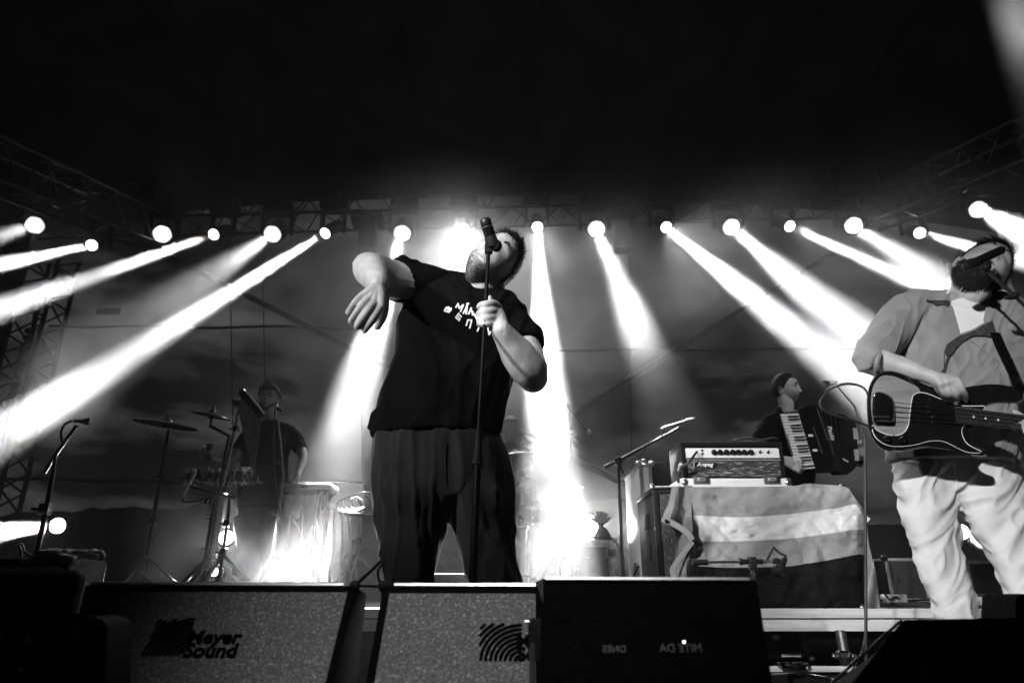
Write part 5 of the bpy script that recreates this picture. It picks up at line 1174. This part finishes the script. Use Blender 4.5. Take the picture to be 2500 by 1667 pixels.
limb(sh, [(1985, 1035, D_+.05, 20), (2040, 1070, D_+.05, 17), (2090, 1120, D_, 15), (2100, 1118, D_-.12, 12)], 14)
part('shirt', bake(sh, .011, 3, folds(.008, 6, seed=2)), M['black_cotton'], ac)
tr = MB(); torso(tr, [(1864, 1984, 1215, D_+.06, .13), (1866, 1984, 1260, D_+.06, .13)])
for x in (1895, 1952): tr.tube([at(x, 1250, D_+.05), at(x, 1340, D_+.05), Vector((at(x, 1340, D_).x, D_, RZ+.06))], [.10, .085, .06], 14)
part('trousers', bake(tr, .012, 3), M['black_cotton'], ac)
for x in (1895, 1952): part('shoe', MB().box((at(x, 1340, D_).x, D_-.06, RZ+.035), (.1, .28, .07), bev=.025), M['rubber'], ac)
mb = MB(); q = [at(1905, 1118, D_-.30)+cvec(math.cos(a)*.0, math.sin(a)*.034, math.cos(a)*.034) for a in [2*math.pi*i/14 for i in range(14)]]; mb.tube(q, .005, 6, close=True); part('wristband', mb, M['white_cotton'], ac)
# accordion
AO = at(1970, 1080, D_-.30); AN = Vector((.12, -1, -.12)).normalized()
acc = thing('accordion', 'black piano accordion with white keys held across the chest', 'accordion', AO)
def apt(x, y, h=0): return on(x, y, AO, AN, h)
def aprism(pts, h, th, m, nm, par=None): return part(nm, MB().prism([apt(x, y, h) for x, y in pts], -AN*th), m, par or acc)
bx = aprism([(1945, 1003), (1962, 994), (1992, 989), (2040, 1146), (2030, 1153), (1990, 1149)], 0, .16, M['black_gloss'], 'treble_box')
bl = MB()
for i in range(9):
    t = i/8; x0 = 1994+t*46; y0 = 991+t*22; x1 = 2038+t*22; y1 = 1148+t*8; h = .0 if i % 2 else -.02
    bl.prism([apt(x0, y0, h), apt(x0+5, y0+2.2, h), apt(x1+5, y1+1, h), apt(x1, y1, h)], -AN*.13)
part('bellows', bl, M['black_plastic'], acc)
bb_ = aprism([(2044, 1010), (2062, 1012), (2090, 1034), (2097, 1122), (2086, 1145), (2069, 1158), (2060, 1156)], .01, .16, M['black_gloss'], 'bass_box')
kb = aprism([(1902, 1007), (1950, 1004), (1992, 1146), (1946, 1150)], -.004, .03, M['black_gloss'], 'keyboard')
def kq(u, v):     # u across, v down
    a = np.array((1905, 1010.))*(1-v)+np.array((1946, 1146.))*v; b = np.array((1949, 1008.))*(1-v)+np.array((1990, 1143.))*v; return tuple(a*(1-u)+b*u)
NW = 19
for i in range(NW):
    v0, v1 = i/NW+.004, (i+1)/NW-.004; part('white_key', MB().prism([apt(*kq(u, v), .008) for u, v in ((0, v0), (1, v0), (1, v1), (0, v1))], -AN*.01), M['keys'], kb)
for i in range(NW-1):
    if i % 7 in (2, 6): continue
    v = (i+1)/NW; part('black_key', MB().prism([apt(*kq(u, w), .016) for u, w in ((.40, v-.010), (1, v-.010), (1, v+.010), (.40, v+.010))], -AN*.012), M['black_gloss'], kb)
for a_, b_, w in (((1994, 996), (2021, 1077), .006), ((1985, 1043), (2007, 1107), .005), ((2017, 1037), (2035, 1112), .005), ((1921, 1060), (1936, 1113), .004)):
    part('chrome_strip', MB().tube([apt(*a_, .006), apt(*b_, .006)], w, 6), M['chrome'], acc)
for x, y in ((1979, 1063), (1990, 1099)): part('register_switch', MB().box(apt(x, y, .012), (.034, .01, .018), bev=.005), M['keys'], bx)
for (x, y0) in ((2087, 1046), (2090, 1098)):
    for i in range(7): part('bass_button', MB().box(apt(x+i*.5, y0+i*4.1, .018), (.030, .008, .007), bev=.002), M['keys'], bb_)
part('trim_bar', MB().tube([apt(2058, 1120, .014), apt(2070, 1127, .014)], .005, 8), M['keys'], bb_)
c_ = apt(2029, 1057, .012); r_ = apt(2035, 1077, .012)-c_; u_ = apt(2048, 1051, .012)-c_
part('lettering', place(textmesh('Paolo', .045, .001, .0008, .2), basis(r_, u_, c_)), M['keys'], acc)
part('shoulder_strap', MB().tube([apt(1960, 996, -.05), at(1948, 1003, D_-.05), at(1945, 1010, D_+.05)], .012, 6, ell=(1.6, .4)), M['rubber'], acc)

# ------------------------------------------------------------------ percussion player
D_ = 5.8
pp = thing('person', 'bearded percussion player in a dark T-shirt standing in the smoke at left', 'person', (at(640, 1300, D_).x, D_, RZ))
H4 = Head(at(657, 971, D_), cvec(.03, 1, -.05), cvec(.06, -.05, 1), 1.03, .1)
sk = MB(); H4.add(sk, 64, 52); limb(sk, [(660, 1050, D_+.02, 19), (659, 1010, D_+.01, 17), (657, 985, D_, 16)], 14)
torso(sk, [(600, 690, 1170, D_, .09), (610, 715, 1060, D_, .09), (640, 690, 1035, D_, .06)])
limb(sk, [(612, 1052, D_, 16), (585, 1100, D_-.05, 15), (562, 1128, D_-.12, 12), (540, 1128, D_-.3, 10), (516, 1122, D_-.42, 8)], 12)
hand_px(sk, 516, 1121, D_-.43, -2.5, 38, 1, .12, .5)
limb(sk, [(714, 1056, D_, 16), (733, 1095, D_-.03, 14), (740, 1120, D_-.1, 12), (732, 1146, D_-.2, 9), (727, 1163, D_-.28, 7.5)], 12); hand_px(sk, 727, 1163, D_-.29, 1.9, 34, 1, .15, .3)
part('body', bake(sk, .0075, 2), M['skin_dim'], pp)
for q in (-1, 1):
    part('eyebrow', MB().tube([H4.loc((q*(.40+u*.2), .9, .33+.05*math.cos(u*3)), .004) for u in [i/6 for i in range(-5, 5)]], .005, 6), M['hair'], pp)
    part('eye', MB().ball(H4.loc((q*.40, .9, .12), -.001), (.013, .006, .006), Matrix((H4.L, H4.F, H4.U)).transposed()), M['black_gloss'], pp)
mb = H4.shell(hairline, .018, 8, 72, 56, .005, 50); H4.strands(mb, lambda x, y, z: z-.5, 500, .035, H4.U*.3, .0016, .01, 3); part('hair', mb, M['hair'], pp)
mb = H4.shell(beardline, .012, 5, 72, 56, .006, 50); part('beard', mb, M['beard'], pp)
sh = MB(); torso(sh, [(578, 700, 1240, D_, .14), (584, 702, 1170, D_, .14), (588, 704, 1110, D_, .14), (596, 718, 1065, D_, .12), (615, 708, 1040, D_, .10), (640, 684, 1028, D_, .06)])
limb(sh, [(620, 1050, D_, 20), (600, 1075, D_-.03, 19), (584, 1100, D_-.06, 18)], 14, round_end=False); limb(sh, [(705, 1052, D_, 20), (724, 1078, D_-.02, 18), (735, 1100, D_-.04, 17)], 14, round_end=False)
part('tshirt', bake(sh, .012, 3, folds(.008, 6, seed=9)), M['black_cotton'], pp)
tr = MB(); torso(tr, [(580, 698, 1225, D_, .13), (582, 700, 1270, D_, .13)])
for x in (610, 672): tr.tube([at(x, 1260, D_), at(x, 1340, D_), Vector((at(x, 1340, D_).x, D_, RZ+.06))], [.125, .10, .07], 14)
part('trousers', bake(tr, .014, 3, folds(.008, 6, seed=5)), M['black_cotton'], pp)
for x in (610, 672): part('shoe', MB().box((at(x, 1340, D_).x, D_-.06, RZ+.035), (.1, .28, .07), bev=.025), M['rubber'], pp)

# ------------------------------------------------------------------ stands, cymbals, drums
def footz(x, y, D): return Vector((at(x, y, D).x, D, RZ+.012))
def stand(name, label, cat, pts, r, D, feet=3, fr=.32, hub=.30, chrome='steel', group=None):
    RZ_ = RZ if D > 3.7 else 0; top = [at(x, y, D) for x, y in pts]; f = Vector((top[-1].x, D, RZ_+.02))
    o = thing(name, label, cat, (f.x, D, RZ_), group); P = top+[f]
    part('pole', MB().tube(P, [r*.6]+[r]*(len(P)-2)+[r*1.1], 10), M[chrome], o)
    for t in (.33, .66): c = P[0].lerp(P[-1], t) if len(P) == 2 else P[min(1, len(P)-2)].lerp(P[-1], t-.2); part('clamp', MB().box(c, (.045, .035, .05), bev=.008).rod(c, c+Vector((-.05, -.01, .0)), .007, 6), M['chrome'], o)
    for i in range(feet):
        a_ = i*2*math.pi/feet+.5; part('leg', MB().tube([f+Vector((0, 0, hub)), f+Vector((fr*.75*math.cos(a_), fr*.75*math.sin(a_), hub*.3)), f+Vector((fr*math.cos(a_), fr*math.sin(a_), .005))], .010, 8), M['chrome'], o)
    return o
def cymbal(x, y, D, rpx, tilt, label, group='cymbals'):
    c = at(x, y, D); R = rpx*mpp(x, y, D); ax = Vector((math.sin(tilt), -.06, math.cos(tilt)))
    o = thing('cymbal', label, 'cymbal', c, group)
    part('plate', MB().lathe([(R, -.012), (R*.96, -.006), (R*.6, .008), (R*.22, .016), (R*.18, .03), (R*.06, .042), (.004, .044)], c, ax, 40), M['cymbal'], o)
    part('wing_nut', MB().lathe([(.012, .04), (.014, .06), (.005, .075)], c, ax, 10), M['chrome'], o); part('felt', MB().lathe([(.02, -.03), (.02, -.008)], c, ax, 12), M['black_cotton'], o); return o
cymbal(405, 1034, 5.0, 75, .12, 'large dark cymbal on the left stand'); stand('cymbal_stand', 'straight cymbal stand under the large dark cymbal', 'stand', [(411, 1050), (400, 1120)], .016, 5.0, chrome='black_metal', group='cymbal stands')
cymbal(517, 1012, 5.2, 46, .18, 'smaller cymbal on a cranked arm beside the chimes'); o = stand('cymbal_stand', 'cranked boom stand holding the smaller cymbal', 'stand', [(517, 1016), (513, 1040), (560, 1064), (550, 1110)], .015, 5.2, chrome='black_metal', group='cymbal stands')
# wind chimes
D_ = 5.15; o = stand('chime_stand', 'tall stand with a clamp holding the slanting chime bar', 'stand', [(592, 972), (586, 990), (540, 1200)], .014, D_, chrome='steel', group='cymbal stands')
part('clamp_head', MB().box(at(583, 985, D_), (.08, .05, .05), bev=.012).rod(at(590, 968, D_), at(583, 1000, D_), .012, 8), M['chrome'], o)
o = thing('wind_chimes', 'slanting bar of hanging wind chimes in front of the percussion player', 'chimes', at(615, 985, D_-.05))
a, b = at(590, 957, D_-.05), at(640, 1016, D_-.05); part('bar', MB().tube([a, a.lerp(b, .5), b], [.03, .034, .03], 10), M['black_plastic'], o); part('bar_end', MB().ball(a, .031), M['steel'], o)
for i in range(26):
    t = (i+.5)/26; p = a.lerp(b, t); Ln = .12+.30*t; part('chime', MB().tube([p+Vector((0, -.01, -.02)), p+Vector((0, -.01, -.04-Ln))], .0045, 6), M['steel'], o)
def drum(name, label, x, y, D, rpx, h, ax, group, shell='black_gloss', lugs=8):
    c = at(x, y, D); R = rpx*mpp(x, y, D); ax = Vector(ax).normalized()
    o = thing(name, label, 'drum', c, group)
    part('shell', MB().lathe([(R*.97, -h), (R*.97, 0)], c, ax, 36), M[shell], o); part('drumhead', MB().lathe([(R*.95, -.004), (R*.93, .004)], c, ax, 36), M['white_cotton'] if name != 'bass_drum' else M['black_plastic'], o)
    part('rim', MB().lathe([(R*1.0, -.018), (R*1.04, -.018), (R*1.04, .010), (R*1.0, .012)], c, ax, 36), M['chrome'], o); part('rim', MB().lathe([(R*.99, -h), (R*1.04, -h), (R*1.04, -h+.025), (R*.99, -h+.025)], c, ax, 36), M['chrome'], o)
    q = Vector((0, 0, 1)).rotation_difference(ax)
    for i in range(lugs):
        w = 2*math.pi*i/lugs+.2; d = q@Vector((math.cos(w), math.sin(w), 0)); part('lug', MB().tube([c+d*R*1.03-ax*.01, c+d*R*1.03-ax*(h-.01)], .005, 6).box(c+d*R*1.0-ax*h*.5, (.024, .024, .045), bev=.006), M['chrome'], o)
    return o
D_ = 5.3
for i, (x, y, r, lb) in enumerate(((470, 1152, 17, 'small bongo at the left end of the percussion bar'), (528, 1150, 20, 'middle bongo on the percussion bar'), (590, 1148, 23, 'larger bongo at the right end of the percussion bar'))):
    drum('bongo', lb, x, y-6, D_, r, .12, (.05, -.25, 1), 'bongos on the percussion bar', lugs=6)
o = stand('percussion_stand', 'double-braced stand carrying the bongos and their bar', 'stand', [(560, 1165), (524, 1235)], .024, D_+.03, fr=.42, hub=.3, chrome='black_metal', group='cymbal stands')
part('bar', MB().tube([at(437, 1170, D_), at(640, 1178, D_)], .014, 8), M['chrome'], o)
for x in (470, 505, 528, 560, 590, 625): part('bracket', MB().box(at(x, 1172, D_-.02), (.04, .04, .05), bev=.008).rod(at(x, 1186, D_-.02), at(x, 1150, D_-.02), .007, 6), M['chrome'], o)
part('second_tube', MB().tube([at(545, 1180, D_+.1), Vector((at(505, 1400, D_).x, D_+.1, RZ+.02))], .018, 8), M['steel'], o)
def micstand(label, mlabel, pole, D, boom, mic, cable=None, mr=.014, feet=True, col='black_metal', micm='black_plastic'):
    o = stand('microphone_stand', label, 'microphone stand', pole, .010, D, chrome=col)
    if boom: part('boom', MB().tube([at(x, y, D) for x, y in boom], .008, 8), M[col], o)
    a, b = at(*mic[0], D), at(*mic[1], D); d = (b-a).normalized(); L_ = (b-a).length
    m_ = thing('microphone', mlabel, 'microphone', a)
    part('barrel', MB().lathe([(mr*.55, 0), (mr*.8, L_*.4), (mr, L_*.66)], a, d, 16), M[micm], m_); part('grille', MB().lathe([(mr, L_*.64), (mr*1.5, L_*.72), (mr*1.6, L_*.86), (mr*1.1, L_*.98), (.003, L_*1.01)], a, d, 16), M['steel'], m_)
    if cable: mb = MB(); pxtube(mb, [(x, y, D-.02) for x, y in cable], .0055); solo('microphone_cable', mb, M['rubber'], cable_label(mlabel), 'cable')
def cable_label(t): return 'cable hanging from the '+t
micstand('stand with a short boom at the far left, on the stage behind the amplifier', 'bright vocal microphone at the far left', [(137, 1109), (128, 1165), (90, 1350)], 2.9, [(108, 1154), (137, 1108), (188, 1038)], [(175, 1027), (222, 1029)], [(176, 1026), (158, 1036), (149, 1055), (151, 1075), (155, 1082)], .010, micm='keys')
p0 = at(120, 1160, 2.9); p1 = at(70, 1356, 2.9); part('leg', MB().tube([p0, p1, Vector((p1.x-.05, 2.9, .02))], .006, 8), M['steel'], bpy.data.objects['microphone_stand.004'] if 'microphone_stand.004' in bpy.data.objects else None) if 0 else None
micstand('slender stand in front of the percussion player chest', 'microphone before the bearded mouth of the percussion player', [(677, 1008), (684, 1080), (691, 1160)], 5.2, None, [(688, 1002), (672, 994)], [(672, 1000), (668, 1100), (675, 1200), (690, 1300)], .016, col='steel')
micstand('short boom stand pointing at the bongos', 'slim microphone aimed up at the bongos', [(560, 1212), (558, 1250)], 4.95, [(463, 1186), (520, 1202), (575, 1214)], [(448, 1212), (478, 1148)], [(447, 1214), (447, 1224), (470, 1224), (500, 1218), (520, 1214)], .010, micm='keys')
micstand('boom stand reaching over the drum kit', 'small overhead microphone beside the bright shaft', [(1385, 985), (1392, 1000), (1400, 1290)], 6.2, [(1385, 990), (1425, 1040)], [(1422, 1036), (1442, 1058)], None, .016)
# keyboard on a stand
D_ = 5.35; o = thing('keyboard', 'pale electronic keyboard on a thin-legged stand in the smoke', 'keyboard', (at(744, 1190, D_).x, D_, RZ))
x0, x1 = at(683, 1186, D_).x, at(808, 1186, D_).x; zt, zb_ = at(744, 1179, D_).z, at(744, 1194, D_).z
part('casing', MB().box(((x0+x1)/2, D_+.14, (zt+zb_)/2), (x1-x0, .28, zt-zb_), bev=.008), M['amp_panel'], o); part('logo_clip', MB().box(at(742, 1186, D_-.003), (.06, .006, .03), bev=.002), M['steel'], o)
for x in (x0+.18, x0+.31, x1-.12, x1-.04):
    part('leg', MB().tube([Vector((x, D_+.06, zb_)), Vector((x+.02, D_+.04, RZ+.01))], .009, 8), M['steel'], o)
for s in (-1, 1): part('brace', MB().tube([Vector(((x0+x1)/2+s*.22, D_+.1, zb_)), Vector(((x0+x1)/2-s*.26, D_+.05, RZ+.01))], .008, 8), M['steel'], o)
o = thing('towel', 'pale cloth hanging under the keyboard', 'cloth', at(715, 1235, D_)); mb = MB(); limb(mb, [(703, 1215, D_+.05, 9), (712, 1235, D_+.05, 16), (722, 1255, D_+.05, 12)], 12, ell=(1, .5)); part('cloth', bake(mb, .012, 2, folds(.008, 12)), M['white_cotton'], o)
o = stand('tambourine_stand', 'stand with a cage-like jingle ring left of the singer', 'stand', [(884, 1245), (878, 1300)], .013, 5.2, chrome='steel', group='cymbal stands')
c = at(872, 1225, 5.2)
for i in range(5): mb = MB(); mb.tube([c+cvec(math.cos(a)*.085+.02*(i-2), math.sin(a)*(.06), .02*i)+cvec(.03, .03, 0)*(i-2)*.5 for a in [2*math.pi*k/18 for k in range(18)]], .006, 6, close=True); part('jingle_ring', mb, M['steel'], o)
part('tray', MB().lathe([(.13, -.02), (.13, 0), (.02, .0)], at(872, 1252, 5.2), (.1, -.1, 1), 20), M['black_metal'], o)
for i, (x, y0) in enumerate(((800, 1245), (818, 1245), (836, 1250), (852, 1262), (772, 1270))):
    mb = MB(); pxtube(mb, [(x, y0, 5.0), (x-6+i*3, y0+60, 5.0), (x-14+i*5, y0+130, 5.0), (x-22+i*7, 1425, 5.0)], .010); solo('stand_tube', mb, M['alu'], ('leftmost', 'second', 'middle', 'thick right', 'short')[i]+' bare metal tube leaning in the bright smoke under the keyboard', 'tube', 'metal tubes in the smoke')
# drummer and kit
D_ = 7.0
dr = thing('person', 'drummer with short light hair half hidden behind the singer', 'person', (at(1246, 1300, D_).x, D_, RZ))
H5 = Head(at(1246, 1046, D_), cvec(0, 1, .0), cvec(.1, -.15, 1), 1.0, .1); sk = MB(); H5.add(sk, 48, 40); limb(sk, [(1246, 1095, D_, 15), (1246, 1060, D_, 13)], 12)
limb(sk, [(1215, 1110, D_, 12), (1200, 1150, D_-.1, 10), (1222, 1165, D_-.35, 7)], 10); limb(sk, [(1278, 1110, D_, 12), (1294, 1145, D_-.1, 10), (1275, 1150, D_-.35, 7)], 10); hand_px(sk, 1222, 1165, D_-.36, .2, 24); hand_px(sk, 1275, 1150, D_-.36, 2.6, 24)
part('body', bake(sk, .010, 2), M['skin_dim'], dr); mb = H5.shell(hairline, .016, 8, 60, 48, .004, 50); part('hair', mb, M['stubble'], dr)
sh = MB(); torso(sh, [(1212, 1284, 1250, D_+.05, .13), (1214, 1282, 1170, D_+.03, .13), (1206, 1290, 1110, D_, .12), (1228, 1266, 1084, D_, .07)]); limb(sh, [(1216, 1104, D_, 14), (1202, 1140, D_-.06, 13)], 12); limb(sh, [(1280, 1104, D_, 14), (1292, 1138, D_-.06, 13)], 12); part('tshirt', bake(sh, .014, 3, folds(.008, 6)), M['black_cotton'], dr)
tr = MB(); 
for s in (-1, 1): b_ = at(1248, 1250, D_+.05); tr.tube([b_+Vector((s*.1, 0, .02)), b_+Vector((s*.2, -.45, .02)), Vector((b_.x+s*.22, D_-.42, RZ+.06))], [.10, .08, .06], 12)
part('trousers', bake(tr, .016, 3), M['black_cotton'], dr)
for s in (-1, 1): part('shoe', MB().box((b_.x+s*.22, D_-.46, RZ+.035), (.1, .26, .07), bev=.02), M['rubber'], dr)
o = thing('drum_stool', 'round stool under the drummer', 'stool', (b_.x, D_+.05, RZ)); part('seat', MB().lathe([(.17, b_.z-RZ-.17), (.18, b_.z-RZ-.13), (.15, b_.z-RZ-.10)], (b_.x, D_+.05, RZ)), M['black_plastic'], o); part('pole', MB().rod((b_.x, D_+.05, RZ+.02), (b_.x, D_+.05, b_.z-.16), .02), M['chrome'], o)
for i in range(3): a_ = i*2.1; part('leg', MB().rod((b_.x, D_+.05, RZ+.2), (b_.x+.25*math.cos(a_), D_+.05+.25*math.sin(a_), RZ+.01), .01), M['chrome'], o)
o = drum('bass_drum', 'bass drum standing behind the legs of the singer', 1150, 1330, 6.1, 82, .42, (0, -1, .0), 'drums of the kit'); 
DG = 'drums of the kit'
drum('tom_drum', 'rack tom behind the singer hip', 1170, 1192, 6.3, 42, .24, (.1, -.45, 1), DG); drum('tom_drum', 'rack tom just right of the singer hip', 1262, 1180, 6.3, 44, .24, (-.1, -.45, 1), DG); drum('snare_drum', 'snare drum in the haze right of the singer', 1325, 1235, 6.2, 48, .15, (0, -.2, 1), DG); drum('floor_tom', 'floor tom beside the singer thigh', 1232, 1285, 5.9, 58, .38, (0, -.12, 1), DG)
cymbal(1258, 1108, 6.4, 46, -.1, 'thin cymbal edge beside the singer waist'); stand('cymbal_stand', 'stand of the cymbal beside the singer waist', 'stand', [(1258, 1112), (1262, 1180)], .015, 6.4, group='cymbal stands')
cymbal(1400, 1080, 6.5, 40, .5, 'tilted cymbal right of the bright shaft'); stand('cymbal_stand', 'stand of the tilted cymbal right of the shaft', 'stand', [(1398, 1084), (1372, 1180)], .015, 6.5, group='cymbal stands')
cymbal(1385, 1184, 5.9, 40, .08, 'hi-hat cymbal glinting above the flight case'); o = stand('hi_hat_stand', 'bright chrome hi-hat stand with spread legs left of the flight case', 'stand', [(1366, 1188), (1362, 1290)], .015, 5.7, chrome='chrome', fr=.36, hub=.36, group='cymbal stands')
part('second_tube', MB().tube([at(1378, 1250, 5.7), Vector((at(1372, 1400, 5.7).x, 5.7, RZ+.05))], .012, 8), M['chrome'], o); part('pedal', MB().box((at(1400, 1420, 5.5).x, 5.5, RZ+.05), (.10, .28, .03), Matrix.Rotation(.25, 3, 'X'), bev=.006), M['alu'], o)
part('leg', MB().tube([at(1372, 1340, 5.5), at(1428, 1418, 5.3)], .02, 8), M['alu'], o)
# guitar stand and scrap between the two middle monitors
o = thing('guitar_stand', 'thin black folding stand between the two speckled monitors', 'stand', (at(900, 1430, 1.9).x, 1.9, 0))
part('arm', MB().tube([at(868, 1428, 1.9), at(932, 1368, 1.9)], .0045, 6), M['black_metal'], o); part('arm', MB().tube([Vector(p) for p in cr([tuple(at(x, y, 1.88)) for x, y in ((940, 1372), (924, 1390), (924, 1412), (932, 1430))], 4)], .0032, 6), M['black_metal'], o)
part('cross_tube', MB().tube([at(868, 1429, 1.9), at(935, 1432, 1.9)], .0036, 6), M['black_metal'], o); part('leg', MB().tube([at(868, 1429, 1.9), Vector((at(868, 1429, 1.9).x-.05, 1.9, .01))], .006, 6), M['black_metal'], o); part('leg', MB().tube([at(935, 1432, 1.9), Vector((at(935, 1432, 1.9).x+.05, 1.9, .01))], .006, 6), M['black_metal'], o)
o = thing('paper_sheet', 'pale sheet taped on a box between the legs of the singer', 'paper', at(1103, 1425, 3.2)); part('box', MB().box((at(1103, 1440, 3.3).x, 3.35, at(1103, 1400, 3.3).z/2), (.26, .2, at(1103, 1400, 3.3).z), bev=.006), M['wood_edge'], o)
# ------------------------------------------------------------------ air: smoke between backdrop and band, thin haze everywhere
def volume(name, lo, hi, build):
    c = [(a+b)/2 for a, b in zip(lo, hi)]; d = [b-a for a, b in zip(lo, hi)]
    m = bpy.data.materials.new(name); m.use_nodes = True; nt = m.node_tree; nt.nodes.clear()
    out = nt.nodes.new('ShaderNodeOutputMaterial'); v = nt.nodes.new('ShaderNodeVolumePrincipled'); nt.links.new(v.outputs[0], out.inputs['Volume'])
    v.inputs['Color'].default_value = (.95, .95, .95, 1); build(nt, v)
    o = part(name, MB().box(c, d), m); o['kind'] = 'stuff'; return o
def hz(nt, v): v.inputs['Density'].default_value = .0009; v.inputs['Anisotropy'].default_value = .35
h_ = volume('haze', (-12, -8, -1.19), (12, 10.4, 10.9), hz)
def smoke(nt, v):
    v.inputs['Anisotropy'].default_value = .3; k = nt.links.new
    geo = nt.nodes.new('ShaderNodeNewGeometry')
    n = nt.nodes.new('ShaderNodeTexNoise'); n.inputs['Scale'].default_value = 1.15; n.inputs['Detail'].default_value = 3.5; n.inputs['Distortion'].default_value = .6
    k(geo.outputs['Position'], n.inputs['Vector'])
    r = nt.nodes.new('ShaderNodeMapRange'); r.inputs[1].default_value = .41; r.inputs[2].default_value = .64; r.inputs[3].default_value = .006; r.inputs[4].default_value = .09
    k(n.outputs[0], r.inputs[0]); cur = r.outputs[0]
    for (c, rad, dens) in ((at(790, 1370, 5.0), (1.25, .95, .62), .2), (at(1345, 1150, 5.0), (.6, .9, .7), .02), (at(1325, 860, 6.4), (.55, 1.6, 1.7), .07), (at(1030, 640, 6.7), (1.4, 1.5, 1.0), .25), (at(60, 1010, 5.2), (1.0, 1.0, .7), .12)):
        a = nt.nodes.new('ShaderNodeVectorMath'); a.operation = 'SUBTRACT'; a.inputs[1].default_value = c; k(geo.outputs['Position'], a.inputs[0])
        b = nt.nodes.new('ShaderNodeVectorMath'); b.operation = 'DIVIDE'; b.inputs[1].default_value = rad; k(a.outputs[0], b.inputs[0])
        l = nt.nodes.new('ShaderNodeVectorMath'); l.operation = 'LENGTH'; k(b.outputs[0], l.inputs[0])
        q = nt.nodes.new('ShaderNodeMapRange'); q.interpolation_type = 'SMOOTHSTEP'; q.inputs[1].default_value = 0; q.inputs[2].default_value = 1; q.inputs[3].default_value = dens; q.inputs[4].default_value = 0
        k(l.outputs['Value'], q.inputs[0]); w = nt.nodes.new('ShaderNodeMath'); w.operation = 'MULTIPLY'; k(q.outputs[0], w.inputs[0])
        g = nt.nodes.new('ShaderNodeMapRange'); g.inputs[1].default_value = .3; g.inputs[2].default_value = .65; k(n.outputs[0], g.inputs[0]); k(g.outputs[0], w.inputs[1])
        s = nt.nodes.new('ShaderNodeMath'); s.operation = 'ADD'; k(cur, s.inputs[0]); k(w.outputs[0], s.inputs[1]); cur = s.outputs[0]
    for (c, rad) in ((at(1730, 1020, 5.6), (1.4, 2.2, 1.1)), (at(600, 1110, 4.9), (1.15, 1.3, .95)),):      # clear pockets
        a = nt.nodes.new('ShaderNodeVectorMath'); a.operation = 'SUBTRACT'; a.inputs[1].default_value = c; k(geo.outputs['Position'], a.inputs[0])
        b = nt.nodes.new('ShaderNodeVectorMath'); b.operation = 'DIVIDE'; b.inputs[1].default_value = rad; k(a.outputs[0], b.inputs[0])
        l = nt.nodes.new('ShaderNodeVectorMath'); l.operation = 'LENGTH'; k(b.outputs[0], l.inputs[0])
        q = nt.nodes.new('ShaderNodeMapRange'); q.interpolation_type = 'SMOOTHSTEP'; q.inputs[1].default_value = .55; q.inputs[2].default_value = 1.1; q.inputs[3].default_value = .07; q.inputs[4].default_value = 1
        k(l.outputs['Value'], q.inputs[0]); w = nt.nodes.new('ShaderNodeMath'); w.operation = 'MULTIPLY'; k(q.outputs[0], w.inputs[0]); k(cur, w.inputs[1]); cur = w.outputs[0]
    k(cur, v.inputs['Density'])
volume('smoke', (-6.9, 4.5, .502), (6.9, 9.3, 5.9), smoke)
